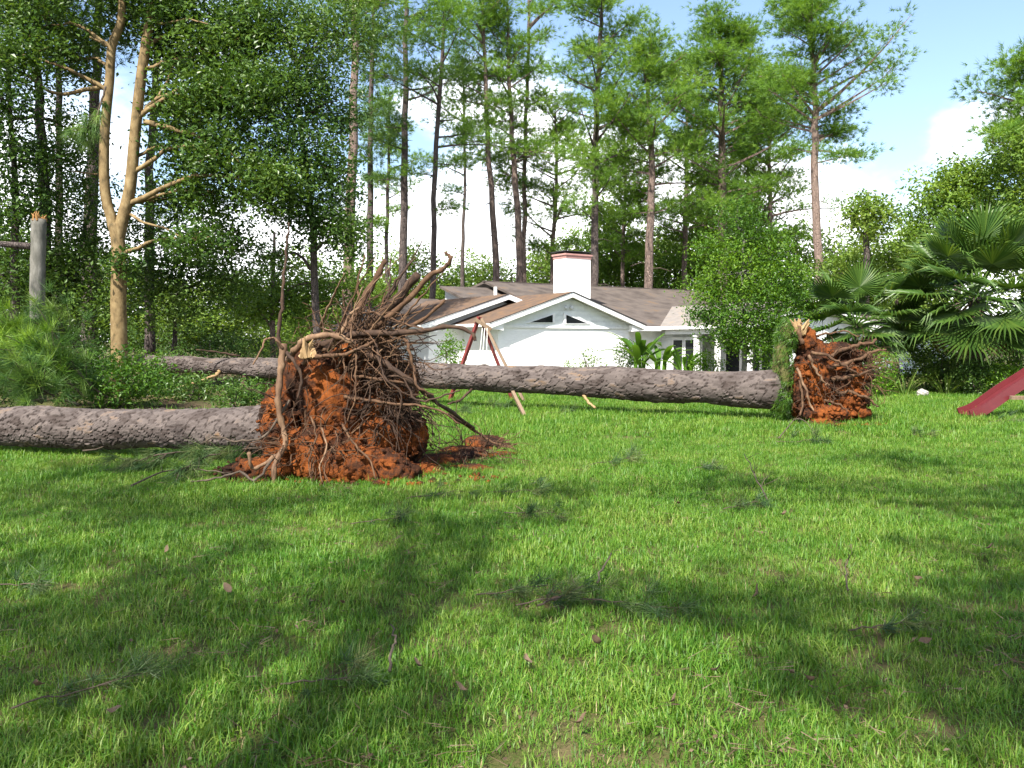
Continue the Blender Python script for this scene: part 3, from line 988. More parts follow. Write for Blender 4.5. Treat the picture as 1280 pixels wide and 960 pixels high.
oak('tree filling the space below the vine covered snag', [(1120, 430), (1122, 360)], 40, .14,
    [C(1115, 325, 40, 34, 24, 1400), C(1070, 330, 41, 30, 22, 1100), C(1150, 345, 40, 30, 28, 1300), C(1030, 345, 42, 30, 22, 900), C(1190, 340, 38, 36, 32, 1500)], 44, 'far_leaf', 'bark_pine', .17, group=GR)

# ------------------------------------------------------------------ dense garden tree in front of the porch
ln, r = trunk_from_px([(930, 475), (931, 440), (930, 400), (928, 350), (930, 290)], 26, .09, .03, .015)
st = [(smooth_line([P(930, 440, 26), P(920, 420, 26), P(905, 380, 26)], 4), [.05, .02]), (smooth_line([P(931, 445, 26), P(945, 420, 26), P(962, 375, 26)], 4), [.05, .02])]
cl = [C(925, 272, 26, 22, 22, 1300), C(950, 290, 26, 16, 12, 600), C(900, 312, 26, 28, 20, 1700), C(958, 315, 26, 32, 26, 2000), C(928, 340, 25.6, 40, 28, 2600), C(886, 358, 26, 26, 20, 1700), C(877, 392, 26, 16, 9, 500), C(992, 338, 26, 18, 10, 500), C(968, 358, 26, 32, 28, 2100), C(930, 385, 25.5, 44, 26, 2800),
      C(900, 408, 25.8, 28, 22, 1600), C(965, 405, 26, 34, 26, 2000), C(932, 425, 25.7, 34, 18, 1600), C(985, 380, 26.4, 22, 30, 1300), C(955, 445, 26, 20, 14, 700)]
broad('garden_tree', 'dense bright green small leaved tree in front of the porch', [(ln, r)], cl, 'garden', 'bark_grey', .095, 50, None, limbs=st, sub=.30, nsub_leaf=20, asp=.5, droop=.3, dens=1.25)

# ================================================================== house
YAW = R(33)
HT = np.array([math.cos(YAW), math.sin(YAW), 0])           # along the front, to the right and away
HI = np.array([-math.sin(YAW), math.cos(YAW), 0])          # inward
HA = np.array([(613 - 640) / FPX * 29, 29.0, 0])           # left eave corner of the front gable


def H(t, s, z):
    return HA + HT * t + HI * s + np.array([0, 0, z])


def hpx(px, py, s):
    """(t, z) on the plane s = const seen at pixel."""
    p1 = np.array(P(px, py, 1.0))
    o = np.array([0, 0, EYE])
    d_ = p1 - o
    k = ((HA + HI * s - o) @ HI) / (d_ @ HI)
    w = o + d_ * k
    return (w - HA) @ HT, w[2]


house = empty('house', tuple(H(3.5, 4, 0)), 'white single storey house with brown shingle roofs and a broad chimney', 'house')


def prism(poly, off):
    """Extrude a planar polygon (list of points) by vector off."""
    n = len(poly)
    v = np.vstack([poly, np.array(poly) + off])
    g_ = Geo()
    tris = [(0, i, i + 1) for i in range(1, n - 1)] + [(n, n + i + 1, n + i) for i in range(1, n - 1)]
    quads = [(i, i + n, (i + 1) % n + n, (i + 1) % n) for i in range(n)]
    return g_.add(v, quads, tris)


def hbox(name, t0, t1, s0, s1, z0, z1, mat, parent=None):
    poly = [H(t0, s0, z0), H(t1, s0, z0), H(t1, s1, z0), H(t0, s1, z0)]
    return prism(poly, np.array([0, 0, z1 - z0])).build(name, M[mat], parent or house)


def slab(name, poly, th, mat, parent=None):
    return prism([H(*p) for p in poly], np.array([0, 0, -th])).build(name, M[mat], parent or house)


def rake(name, a, b, h, w, mat='white', parent=None):
    """A sloped fascia board from a to b (house coordinates), h deep and w thick towards the viewer."""
    pa, pb = H(*a), H(*b)
    return prism([pa, pb, pb - np.array([0, 0, h]), pa - np.array([0, 0, h])], -HI * w).build(name, M[mat], parent or house)


ZE, ZF, ZS = 2.24, 3.40, 3.44          # eave, front apex, rear gable apex
CT = 3.47                              # ridge line of the two front gables
# --- front wing
hbox('wall', .5, 6.44, .3, 4.3, -.05, 2.16, 'white_brick')
fz = lambda t: ZE - .16 + (ZF - ZE) / CT * (min(t, 2 * CT - t))
tri_wall = prism([H(.5, .31, 2.16), H(6.44, .31, 2.16), H(6.44, .31, fz(6.44)), H(CT, .31, fz(CT)), H(.5, .31, fz(.5))], HI * 3.8).build('gable_wall', M['siding'], house)
zb = 2.17
while zb < 3.1:                         # siding boards, each clipped to the gable
    ztop = min(zb + .185, 3.22)
    tl = CT * (ztop - (ZE - .16)) / (ZF - ZE)
    tl0 = max(.5, CT * (zb - (ZE - .16)) / (ZF - ZE))
    tl = max(.5, tl)
    prism([H(tl0 + .02, .305, zb), H(2 * CT - tl0 - .02, .305, zb), H(2 * CT - tl - .02, .285, ztop - .012), H(tl + .02, .285, ztop - .012)], -HI * .012).build('siding_board', M['siding'], tri_wall)
    zb += .187
hbox('trim_band', .47, 6.47, .25, .31, 2.08, 2.166, 'white')
for pts in ([(662, 403), (690, 393.5), (690, 403)], [(707, 393.5), (733, 404), (707, 404)]):
    q = [hpx(a, b, .28) for a, b in pts]
    cen = np.mean(np.array(q), 0)
    big = [cen + (np.array(p) - cen) * 1.32 for p in q]
    w = prism([H(t, .275, z) for t, z in big], -HI * .035).build('window', M['white'], tri_wall)
    prism([H(t, .238, z) for t, z in q], -HI * .006).build('pane', M['glass'], w)
def hsphere(name, t, s, z, r, mat, parent=None):
    bm = bmesh.new()
    bmesh.ops.create_icosphere(bm, subdivisions=2, radius=r)
    me_ = bpy.data.meshes.new(name)
    bm.to_mesh(me_)
    bm.free()
    me_.materials.append(M[mat])
    o = bpy.data.objects.new(name, me_)
    COL.objects.link(o)
    o.parent = parent or house
    o.location = Vector(H(t, s, z)) - world_loc(parent or house)
    return o
for dt in (-.13, .13):
    hsphere('floodlight', CT + dt, .2, 2.83, .075, 'soffit')
# roof slopes of the front wing
rfw = slab('roof', [(-.02, 0, ZE), (CT, 0, ZF), (CT, 4.6, ZF), (-.02, 4.6, ZE)], .09, 'shingle_straw')
slab('roof', [(CT, 0, ZF), (2 * CT + .02, 0, ZE), (2 * CT + .02, 4.6, ZE), (CT, 4.6, ZF)], .09, 'shingle')
slab('soffit', [(.06, .05, ZE - .10), (CT, .05, ZF - .10), (CT, 4.5, ZF - .10), (.06, 4.5, ZE - .10)], .04, 'white')
slab('soffit', [(CT, .05, ZF - .10), (2 * CT - .06, .05, ZE - .10), (2 * CT - .06, 4.5, ZE - .10), (CT, 4.5, ZF - .10)], .04, 'white')
rake('fascia', (-.04, 0, ZE - .03), (CT, 0, ZF - .03), .17, .04)
rake('fascia', (CT, 0, ZF - .03), (2 * CT + .04, 0, ZE - .03), .17, .04)
rake('drip_edge', (-.06, -.04, ZE + .012), (CT, -.04, ZF + .012), .035, .02, 'black_metal')
rake('drip_edge', (CT, -.04, ZF + .012), (2 * CT + .06, -.04, ZE + .012), .035, .02, 'black_metal')
# boxed eave returns at the foot of each rake
for t0_, t1_ in ((.0, .56), (2 * CT - .56, 2 * CT)):
    inner = t1_ if t0_ == 0 else t0_
    outer = t0_ if t0_ == 0 else t1_
    prism([H(outer, .03, ZE - .2), H(inner, .03, ZE - .26), H(inner, .03, ZE - .02), H(outer, .03, ZE - .12)], HI * .26).build('eave_return', M['white'], house)
# gutter along the left eave
hbox('gutter', -.11, -.025, .05, 4.5, ZE - .13, ZE - .02, 'white')
# --- wider gable behind, its ridge further left
T0, T1, C2, S2, Z2 = -1.5, 5.8, 2.15, 2.2, 3.36
hbox('wall', -.95, 5.2, S2 + .5, 5.3, -.05, 2.1, 'white_brick')
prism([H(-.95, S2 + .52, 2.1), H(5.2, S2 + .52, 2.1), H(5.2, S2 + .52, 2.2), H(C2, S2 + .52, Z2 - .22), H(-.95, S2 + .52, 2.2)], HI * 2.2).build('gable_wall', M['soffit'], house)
slab('roof', [(T0, S2, ZE - .04), (C2, S2, Z2 + .02), (C2, 9.0, Z2 + .02), (T0, 5.4, ZE - .04)], .09, 'shingle_straw')
slab('roof', [(C2, S2, Z2 + .02), (T1, S2, ZE - .04), (T1, 9.0, ZE - .04), (C2, 9.0, Z2 + .02)], .09, 'shingle')
rake('fascia', (T0 - .02, S2, ZE - .06), (C2, S2, Z2), .18, .04)
rake('fascia', (C2, S2, Z2), (T1 + .02, S2, ZE - .06), .18, .04)
rake('drip_edge', (T0 - .04, S2 - .04, ZE - .02), (C2, S2 - .04, Z2 + .036), .035, .02, 'black_metal')
hbox('gutter', T0 - .09, T0 - .005, S2 + .05, 5.3, ZE - .17, ZE - .06, 'white')
prism([H(T0, S2 + .05, ZE - .24), H(-.85, S2 + .05, ZE - .3), H(-.85, S2 + .05, ZE - .02), H(T0, S2 + .05, ZE - .14)], HI * .45).build('eave_return', M['white'], house)
# wall left of it with a window in shade
hbox('wall', -.4, 2.9, 6.6, 9.3, -.05, 2.2, 'white_brick')
wn_ = hbox('window', -.1, .6, 6.52, 6.6, .75, 1.85, 'white')
hbox('pane', -.03, .53, 6.505, 6.52, .82, 1.78, 'glass', wn_)
slab('roof', [(-1.0, 6.0, ZE), (2.9, 6.0, ZE), (2.9, 9.2, 3.5), (.7, 9.2, 3.5)], .1, 'shingle')
slab('roof', [(-1.0, 6.0, ZE), (.7, 9.2, 3.5), (-1.0, 12.4, ZE)], .1, 'shingle')
hbox('fascia', -1.0, 2.8, 5.96, 6.0, ZE - .18, ZE - .01, 'white')
# vents on the roof
hbox('vent_pipe', 2.3, 2.39, 3.4, 3.49, 3.2, 3.72, 'white')
# --- main body
ZR = 4.38
SR, SE = 9.0, 1.7
slope = (ZR - ZE) / (SR - SE)
slab('roof', [(2.87, 6.0, ZE + (6.0 - SE) * slope - .3), (7.2, 6.0, ZE + (6.0 - SE) * slope - .3), (7.2, SR, ZR - .3), (2.87, SR, ZR - .3)], .1, 'shingle')
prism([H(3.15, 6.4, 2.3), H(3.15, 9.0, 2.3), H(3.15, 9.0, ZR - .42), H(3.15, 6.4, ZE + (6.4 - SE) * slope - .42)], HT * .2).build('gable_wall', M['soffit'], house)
slab('roof', [(5.2, 6.0, ZE + (6.0 - SE) * slope), (7.2, 6.0, ZE + (6.0 - SE) * slope), (7.2, SR, ZR), (5.2, SR, ZR)], .1, 'shingle')
main_roof = slab('roof', [(7.2, SE, ZE), (10.2, SE, ZE), (16.2, SE, ZE), (22, SE, ZE), (18.8, SR, ZR), (7.2, SR, ZR)], .1, 'shingle')
slab('roof', [(5.2, SR, ZR), (18.8, SR, ZR), (22, SR + 7.3, ZE), (2.9, SR + 7.3, ZE)], .1, 'shingle')
slab('ridge_cap', [(5.15, SR - .12, ZR + .015), (18.85, SR - .12, ZR + .015), (18.85, SR + .12, ZR + .015), (5.15, SR + .12, ZR + .015)], .04, 'shingle')
hbox('wall', 6.44, 21.5, 2.3, 15.8, -.05, 2.2, 'siding')
hbox('wall', 2.9, 6.44, 9.3, 15.8, -.05, 2.2, 'siding')
hbox('fascia', 6.98, 9.5, SE - .05, SE, ZE - .2, ZE - .012, 'white')
hbox('soffit', 6.98, 9.6, SE + .01, 2.3, ZE - .2, ZE - .12, 'white')
# window with a brown shutter on the recessed wall
wn_ = hbox('window', 7.0, 7.75, 2.24, 2.3, .55, 1.85, 'white')
hbox('pane', 7.06, 7.69, 2.225, 2.24, .61, 1.79, 'glass', wn_)
# --- right wing, coming forward with a porch on its left flank
WL, WR_, WT, WZ, WF = 9.4, 17.2, 13.3, 3.26, -3.1
slab('roof', [(WL, WF, ZE + .02), (WT, WF, WZ), (WT, 6.0, WZ), (WL, 6.0, ZE + .02)], .09, 'shingle_pale')  # slope turned to the sun, its brightness put into the paler colour
slab('roof', [(WT, WF, WZ), (WR_, WF, ZE + .02), (WR_, 6.0, ZE + .02), (WT, 6.0, WZ)], .09, 'shingle')
rake('fascia', (WL, WF, ZE), (WT, WF, WZ - .02), .2, .04)
rake('fascia', (WT, WF, WZ - .02), (WR_ + .05, WF, ZE), .2, .04)
hbox('gutter', WL - .09, WL - .01, WF, SE - .06, ZE - .14, ZE - .01, 'white')
hbox('porch_beam', WL + .12, WL + .3, WF + .15, 1.6, ZE - .34, ZE - .10, 'white')
hbox('porch_floor', WL, 11.3, WF + .1, 2.25, -.04, .12, 'stone')
hbox('wall', 11.3, 16.8, WF + .4, 2.3, -.05, 2.2, 'siding')
prism([H(11.3, WF + .42, 2.2), H(16.8, WF + .42, 2.2), H(WT, WF + .42, WZ - .16)], HI * .2).build('gable_wall', M['siding'], house)
for s_ in (-.12, -1.25, -2.85):
    p_ = hbox('porch_post', WL + .13, WL + .29, s_ - .08, s_ + .08, .12, ZE - .36, 'white')
    hbox('post_cap', WL + .10, WL + .32, s_ - .11, s_ + .11, ZE - .46, ZE - .365, 'white', p_)
for s0_, s1_ in ((.95, 1.45), (.25, .75)):          # glazed doors between the recess and the porch
    f_ = hbox('window', 9.86, 9.94, s0_ - .12, s1_ + .12, .3, 1.78, 'white')
    hbox('pane', 9.845, 9.86, s0_, s1_, .42, 1.66, 'glass', f_)
hbox('wall', 9.94, 10.05, .0, 2.29, -.03, 2.15, 'siding')
for s0_, s1_ in ((-.9, -.2), (-1.9, -1.25), (-2.6, -2.05)):
    f_ = hbox('window', 11.22, 11.3, s0_ - .08, s1_ + .08, .2, 1.95, 'white')
    hbox('pane', 11.205, 11.22, s0_, s1_, .28, 1.87, 'glass', f_)
# low garage end far right
hbox('wall', 16.8, 27, -.6, 8, -.05, 2.1, 'render_blue')
slab('roof', [(16.5, -1.1, 2.2), (27.5, -1.1, 2.2), (27.5, 4.0, 3.0), (16.5, 4.0, 3.0)], .12, 'shingle_pale')
hbox('fascia', 17.3, 27.5, -1.15, -1.1, 2.0, 2.19, 'white')
# --- chimney
tm, sm = 7.15, 4.9
ch = hbox('chimney', tm - .66, tm + .66, sm - .45, sm + .45, 2.9, 5.14, 'white_brick')
hbox('brick_course', tm - .68, tm + .68, sm - .47, sm + .47, 5.143, 5.26, 'pink_brick', ch)
hbox('brick_course', tm - .72, tm + .72, sm - .51, sm + .51, 5.263, 5.34, 'pink_brick', ch)
for a_, b_ in ((-.6, -.35), (.6, -.35), (-.6, .35), (.6, .35)):
    hbox('cap_leg', tm + a_ - .03, tm + a_ + .03, sm + b_ - .03, sm + b_ + .03, 5.343, 5.41, 'black_metal', ch)
hbox('chimney_cap', tm - .76, tm + .76, sm - .55, sm + .55, 5.413, 5.45, 'black_metal', ch)

# ================================================================== uprooted trees
def log_geo(a, b, r0, r1, seed, du=.02, sag=0.0, cell=(.14, .07), depth=.019, flare=.0):
    """Trunk with real bark plates: a displaced cylinder, staggered cells, recessed joints."""
    rs = np.random.default_rng(seed)
    a, b = np.array(tuple(a)), np.array(tuple(b))
    L = np.linalg.norm(b - a)
    ax = (b - a) / L
    nu = int(L / du)
    rm = (r0 + r1) / 2
    nv = int(2 * np.pi * rm / du)
    u = np.linspace(0, L, nu)
    th = np.linspace(0, 2 * np.pi, nv, endpoint=False)
    U, TH = np.meshgrid(u, th, indexing='ij')
    ncv = max(6, int(2 * np.pi * rm / cell[1]))
    cu = U / cell[0] + .35 * np.sin(TH * 3 + U * 2.1) + .25 * np.sin(TH * 7 - U * 5)
    cv = TH / (2 * np.pi) * ncv + .35 * np.sin(U * 4.3 + np.sin(TH * 2) * 2) + .22 * np.sin(U * 11 + TH * 5)
    ncu = int(L / cell[0]) + 8
    jit = rs.uniform(-.38, .38, (ncu + 6, ncv, 2))
    val = rs.uniform(0, 1, (ncu + 6, ncv))
    hgt = rs.uniform(0, 1, (ncu + 6, ncv))
    iu, iv = np.floor(cu).astype(int), np.floor(cv).astype(int)
    F1 = np.full(U.shape, 9.0)
    F2 = np.full(U.shape, 9.0)
    ID = np.zeros(U.shape)
    HG = np.zeros(U.shape)
    DX = np.zeros(U.shape)
    DY = np.zeros(U.shape)
    for a_ in (-1, 0, 1):
        for b_ in (-1, 0, 1):
            ju, jv = iu + a_, iv + b_
            k = (np.clip(ju + 3, 0, ncu + 5), jv % ncv)
            dx = ju + .5 + jit[k][..., 0] + .5 * (jv % 2) - .25 - cu
            dy = jv + .5 + jit[k][..., 1] - cv
            D = np.sqrt(dx * dx + dy * dy)
            new = D < F1
            F2 = np.where(new, F1, np.minimum(F2, D))
            ID = np.where(new, val[k], ID)
            HG = np.where(new, hgt[k], HG)
            DX = np.where(new, dx, DX)
            DY = np.where(new, dy, DY)
            F1 = np.where(new, D, F1)
    e = np.clip((F2 - F1) / .11, 0, 1)
    e = e * e * (3 - 2 * e)
    grain = rs.normal(0, 1, U.shape)
    grain = (grain + np.roll(grain, 1, 0) + np.roll(grain, -1, 0) + np.roll(grain, 2, 0)) / 4
    disp = depth * (e * (.55 + .5 * HG + .7 * DX * (HG - .3) + .5 * DY * (ID - .5)) - .6) + (.004 * grain + .006 * np.sin(cu * 6.3 + HG * 40) * HG) + .012 * np.sin(U * 1.3 + TH * 2)
    for k_ in range(max(4, int(L * .8))):
        u0, t_0 = rs.uniform(.5, L), rs.uniform(0, 6.283)
        dth = (TH - t_0 + np.pi) % (2 * np.pi) - np.pi
        disp = disp + rs.uniform(.01, .035) * np.exp(-((U - u0) / .09) ** 2 - (dth * rm / .06) ** 2)
    disp = disp + .018 * np.sin(U * 2.3 + 1.5 * np.sin(TH + U))
    RR = r0 + (r1 - r0) * U / L + disp + flare * np.exp(-U / .35)
    ref = np.array([0, 0, 1.0])
    s = np.cross(ax, ref)
    s /= np.linalg.norm(s)
    w = np.cross(s, ax)
    cen = a + ax * U[..., None] + np.array([0, 0, 1]) * (-sag * np.sin(np.pi * U / L))[..., None] + s * (.05 * np.sin(U * .7))[..., None]
    V = cen + RR[..., None] * (np.cos(TH)[..., None] * s + np.sin(TH)[..., None] * w)
    i, j = np.meshgrid(np.arange(nu - 1), np.arange(nv), indexing='ij')
    p = i * nv + j
    q = i * nv + (j + 1) % nv
    quads = np.stack([p, p + nv, q + nv, q], -1).reshape(-1, 4)
    big = np.sin(U * 1.9 + TH) * np.sin(U * 4.7 - 2 * TH + 1)
    tint = np.clip((.30 + .42 * ID + .16 * big) * (.3 + .7 * e) + .1 * grain, 0, 1)
    V = V.reshape(-1, 3)
    g_ = Geo()
    n0 = len(V)
    V = np.vstack([V, a, b])
    tr = [(n0, k_, (k_ + 1) % nv) for k_ in range(nv)] + [(n0 + 1, n0 - nv + (k_ + 1) % nv, n0 - nv + k_) for k_ in range(nv)]
    g_.add(V, quads, tr, np.concatenate([tint.ravel(), [.3, .3]]))
    return g_


def blob(name, lobes, mat, parent, vox=.035, d1=.10, d2=.035, seed=0, sub_seed=0):
    """Lumpy earth: overlapping ellipsoids fused by a voxel remesh, then roughened."""
    bm = bmesh.new()
    off = world_loc(parent)
    for (c_, r_) in lobes:
        mtx = Matrix.Translation(Vector(c_) - off) @ Matrix.Diagonal((*r_, 1))
        bmesh.ops.create_icosphere(bm, subdivisions=3, radius=1, matrix=mtx)
    me_ = bpy.data.meshes.new(name)
    bm.to_mesh(me_)
    bm.free()
    me_.materials.append(M[mat])
    o = bpy.data.objects.new(name, me_)
    COL.objects.link(o)
    o.parent = parent
    md_ = o.modifiers.new('fuse', 'REMESH')
    md_.mode = 'VOXEL'
    md_.voxel_size = vox
    md_.use_smooth_shade = True
    for k_, (st_, sz) in enumerate(((d1, .32), (d1 * .6, .13), (d2, .055))):
        tx = bpy.data.textures.new(f'{name}_clods_{k_}', 'CLOUDS')
        tx.noise_scale = sz
        tx.noise_depth = 3
        dm = o.modifiers.new('clods', 'DISPLACE')
        dm.texture = tx
        dm.strength = st_ * 2
        dm.mid_level = .5
        dm.texture_coords = 'LOCAL'
    return o


# --------------------------------------------------- near uprooted pine
near = empty('uprooted_pine', G(345, 11.1), 'large uprooted pine lying to the left, root plate of red clay upright in the lawn', 'uprooted tree', 'uprooted pines')
log_geo(P(345, 538, 11.15), P(-700, 526, 15.4), .29, .215, 11, .0185, flare=.05).build('trunk', M['bark_log'], near)
L_ = lambda px, py, d, rx, ry, rz: (P(px, py, d), (rx, ry, rz))
blob('root_plate', [L_(418, 505, 10.45, .44, .42, .58), L_(455, 452, 10.6, .45, .36, .28), L_(352, 545, 10.5, .22, .36, .55), L_(385, 470, 10.6, .3, .35, .4), L_(330, 590, 10.1, .5, .36, .16), L_(300, 607, 9.9, .34, .25, .08),
                    L_(438, 583, 10.0, .72, .34, .24), L_(400, 565, 10.2, .55, .38, .3), L_(500, 545, 10.7, .36, .4, .36), L_(480, 590, 9.95, .45, .28, .14), L_(355, 520, 10.95, .3, .32, .42), L_(490, 480, 10.75, .34, .34, .35), L_(470, 545, 10.5, .42, .32, .32), L_(455, 510, 10.6, .4, .3, .3)],
     'soil', near, .028, .055, .05)
blob('spilled_soil', [((gx, gy, -.015), (rx, ry, rz)) for gx, gy, rx, ry, rz in ((-.95, 11.2, .42, .35, .13), (-.72, 12.2, .4, .5, .10), (-.45, 13.4, .36, .45, .13), (-.2, 13.0, .26, .3, .07), (-.55, 10.75, .35, .22, .07), (-1.2, 10.4, .4, .3, .13), (-.1, 12.0, .3, .2, .05))], 'soil', near, .03, .03, .02)


def rootline(par, pl, w0, w1, mat='root', name='root', k=5, wob=.006, sides=8):
    d_ = pl[len(pl) // 2][2]
    g_ = Geo()
    ln_ = smooth_line([P(*p) for p in pl], k, wob)
    n_ = len(ln_)
    r_ = np.linspace(w0, w1, n_) * .36 * d_ / FPX * (1 + .16 * np.sin(np.arange(n_) * 1.7 + w0) + rng.normal(0, .05, n_))
    tube(g_, ln_, r_, sides)
    return g_.build(name, M[mat], par, True)


RL = [
    # thick roots sweeping up and right
    ([(440, 440, 10.5), (466, 405, 10.4), (497, 374, 10.3), (523, 342, 10.2)], 22, 13, 'root_dark'),
    ([(425, 440, 10.6), (437, 415, 10.6), (452, 378, 10.6), (468, 352, 10.6), (482, 325, 10.6)], 17, 9, 'root'),
    ([(450, 430, 10.3), (470, 408, 10.2), (503, 382, 10.1), (535, 347, 10.0), (554, 336, 9.95), (563, 324, 9.9), (557, 315, 9.9)], 13, 6, 'root'),
    ([(400, 432, 10.1), (440, 418, 10.0), (490, 417, 9.9), (525, 414, 9.8), (560, 408, 9.7), (590, 416, 9.6), (594, 426, 9.6)], 13, 5, 'root_dark'),
    ([(455, 432, 10.3), (485, 418, 10.2), (528, 400, 10.1), (556, 375, 10.0)], 10, 5, 'root'),
    ([(440, 410, 10.7), (450, 385, 10.7), (447, 352, 10.7), (456, 318, 10.7)], 6, 2.5, 'root'),
    ([(462, 410, 10.5), (482, 374, 10.5), (499, 346, 10.5), (520, 322, 10.5)], 6, 2.5, 'root_dark'),
    ([(470, 400, 10.6), (493, 360, 10.7), (510, 332, 10.8), (528, 300, 10.8)], 5, 2, 'root_dark'),
    ([(405, 438, 10.0), (424, 420, 9.95), (436, 396, 9.95), (450, 384, 9.95)], 8, 5, 'root_stripped'),
    ([(480, 420, 10.0), (503, 420, 9.9), (512, 441, 9.8), (517, 462, 9.8), (520, 481, 9.7), (533, 490, 9.7)], 7, 4, 'root'),
    ([(455, 440, 10.1), (483, 455, 9.9), (519, 481, 9.8), (548, 504, 10.6), (592, 535, 12.6)], 11, 7, 'root_dark'),
    ([(440, 470, 10.0), (476, 474, 9.9), (512, 481, 9.8), (542, 494, 9.8)], 6, 3, 'root'),
    ([(430, 495, 9.95), (476, 503, 9.8), (519, 507, 9.7), (548, 513, 9.7), (575, 530, 9.7)], 6, 3, 'root'),
    ([(455, 480, 10.0), (500, 470, 9.8), (520, 500, 9.7), (550, 495, 9.6), (575, 488, 9.6)], 5, 2.5, 'root_dark'),
    ([(560, 518, 11.8), (591, 537, 12.6), (615, 552, 12.7), (645, 562, 12.4)], 6, 3, 'root'),
    ([(360, 450, 10.1), (371, 436, 10.0), (382, 425, 9.95), (404, 419, 9.9), (426, 422, 9.9), (445, 430, 9.9)], 13, 9, 'root_stripped'),
    ([(380, 455, 10.0), (390, 446, 9.9), (410, 445, 9.85), (440, 440, 9.8), (470, 425, 9.8)], 9, 5, 'root'),
    # the tall upright pieces on the near edge
    ([(354, 430, 9.9), (351, 462, 9.85), (348, 494, 9.8), (350, 523, 9.8), (357, 553, 9.75), (344, 580, 9.6), (342, 611, 9.5)], 13, 8, 'root_stripped'),
    ([(352, 445, 9.9), (348, 418, 9.9), (353, 385, 9.9), (355, 343, 9.95), (359, 306, 10.0), (361, 278, 10.0)], 8, 3, 'root_dark'),
    ([(353, 437, 9.85), (346, 424, 9.8), (336, 423, 9.75), (329, 430, 9.7), (322, 446, 9.7), (316, 456, 9.7)], 5, 2.5, 'root_stripped'),
    ([(358, 560, 9.75), (330, 580, 9.6), (316, 585, 9.55), (311, 566, 9.5)], 8, 6, 'root_stripped'),
    ([(357, 440, 9.9), (366, 450, 9.8), (376, 472, 9.8), (372, 500, 9.8)], 7, 4, 'root_dark'),
    # hanging on the face
    ([(388, 520, 9.85), (395, 545, 9.7), (386, 575, 9.6), (391, 606, 9.5)], 4, 2, 'root'),
    ([(402, 535, 9.8), (408, 560, 9.65), (400, 585, 9.55), (404, 608, 9.5)], 4, 2, 'root_stripped'),
    ([(428, 530, 9.8), (440, 552, 9.7), (462, 575, 9.6), (470, 600, 9.5)], 5, 2.5, 'root'),
    ([(444, 425, 9.9), (445, 460, 9.75), (443, 500, 9.7), (432, 530, 9.7)], 4, 2, 'root'),
    ([(470, 430, 9.9), (480, 470, 9.7), (500, 490, 9.7), (498, 530, 9.7)], 5, 2.5, 'root_dark'),
    ([(340, 575, 9.6), (320, 600, 9.4), (300, 590, 9.4), (270, 598, 9.4), (240, 602, 9.4)], 5, 3, 'twig'),
    ([(362, 500, 9.9), (330, 545, 9.9), (296, 552, 9.9), (270, 546, 9.9), (250, 556, 9.9)], 5, 2, 'twig'),
]
for pl, a_, b_, m_ in RL:
    rootline(near, pl, a_, b_, m_)
# a fan of straighter, thinner roots from the crown of the plate
rs9 = np.random.default_rng(99)
for i in range(70):
    an = R(rs9.uniform(-38, 100))
    ln_px = rs9.uniform(45, 120) * (1.0 if 0 < an < 1.4 else .7)
    x0, y0 = 440 + rs9.normal(0, 26), 435 + rs9.normal(0, 22)
    d0 = 10.25 + rs9.normal(0, .16)
    de = rs9.normal(-.1, .3)
    bend = rs9.normal(0, 12)
    dx_, dy_ = math.cos(an), -math.sin(an)
    pl = [(x0 + dx_ * ln_px * t - dy_ * bend * t * t, y0 + dy_ * ln_px * t + dx_ * bend * t * t, d0 + de * t) for t in (0, .35, .7, 1)]
    w_ = rs9.uniform(2, 5.5)
    rootline(near, pl, w_, w_ * .35, ('root', 'root_dark', 'root', 'root_stripped')[i % 4], sides=6)
# torn pale wood at the crown of the plate
g = Geo()
for i in range(10):
    s_ = P(384 + rng.normal(0, 5), 447, 9.95 + rng.normal(0, .05))
    e_ = P(386 + rng.normal(0, 8), 428 + rng.normal(0, 4), 9.9 + rng.normal(0, .04))
    tube(g, [s_, (np.array(s_) + np.array(e_)) / 2 + rng.normal(0, .01, 3), e_], [.035, .03, .006], 5)
g.build('splintered_wood', M['wood_pale'], near)


def fine_roots(par, n, centre, rad, seed, lmin, lmax, w, mat, bias=(0, 0, 0), cond=None, name='fine_roots'):
    rs = np.random.default_rng(seed)
    g_ = Geo()
    c_ = np.array(centre)
    for i in range(n):
        dv = unit(rs.normal(0, 1, 3) + np.array(bias))
        s_ = c_ + dv * np.array(rad)
        L = rs.uniform(lmin, lmax)
        v = unit(dv + rs.normal(0, .5, 3))
        pts_ = [s_ - dv * .06]
        p_ = s_.copy()
        for k_ in range(6):
            v = unit(v + rs.normal(0, .38, 3) + np.array([0, 0, -.14]))
            p_ = p_ + v * L / 6
            p_[2] = max(p_[2], .01)
            pts_.append(p_.copy())
        tube(g_, pts_, np.linspace(w, w * .3, 7) * rs.uniform(.5, 1.5), 4, cap=False)
    return tag(g_.build(name, M[mat], par), kind='stuff')


fine_roots(near, 190, P(452, 445, 10.45), (.5, .4, .38), 1, .3, .95, .0085, 'root', (.4, -.6, .4))
fine_roots(near, 200, P(475, 500, 10.4), (.42, .42, .45), 2, .25, .9, .007, 'root_dark', (.7, -.8, 0))
fine_roots(near, 90, P(400, 560, 10.05), (.6, .36, .36), 3, .2, .6, .007, 'root', (0, -1.2, .1))
fine_roots(near, 70, (-.6, 12.0, .12), (.6, .9, .08), 4, .3, .8, .006, 'root', (0.2, -.4, .6))
fine_roots(near, 50, P(365, 520, 10.3), (.25, .35, .6), 5, .2, .5, .006, 'root_dark', (-.7, -.8, .0))

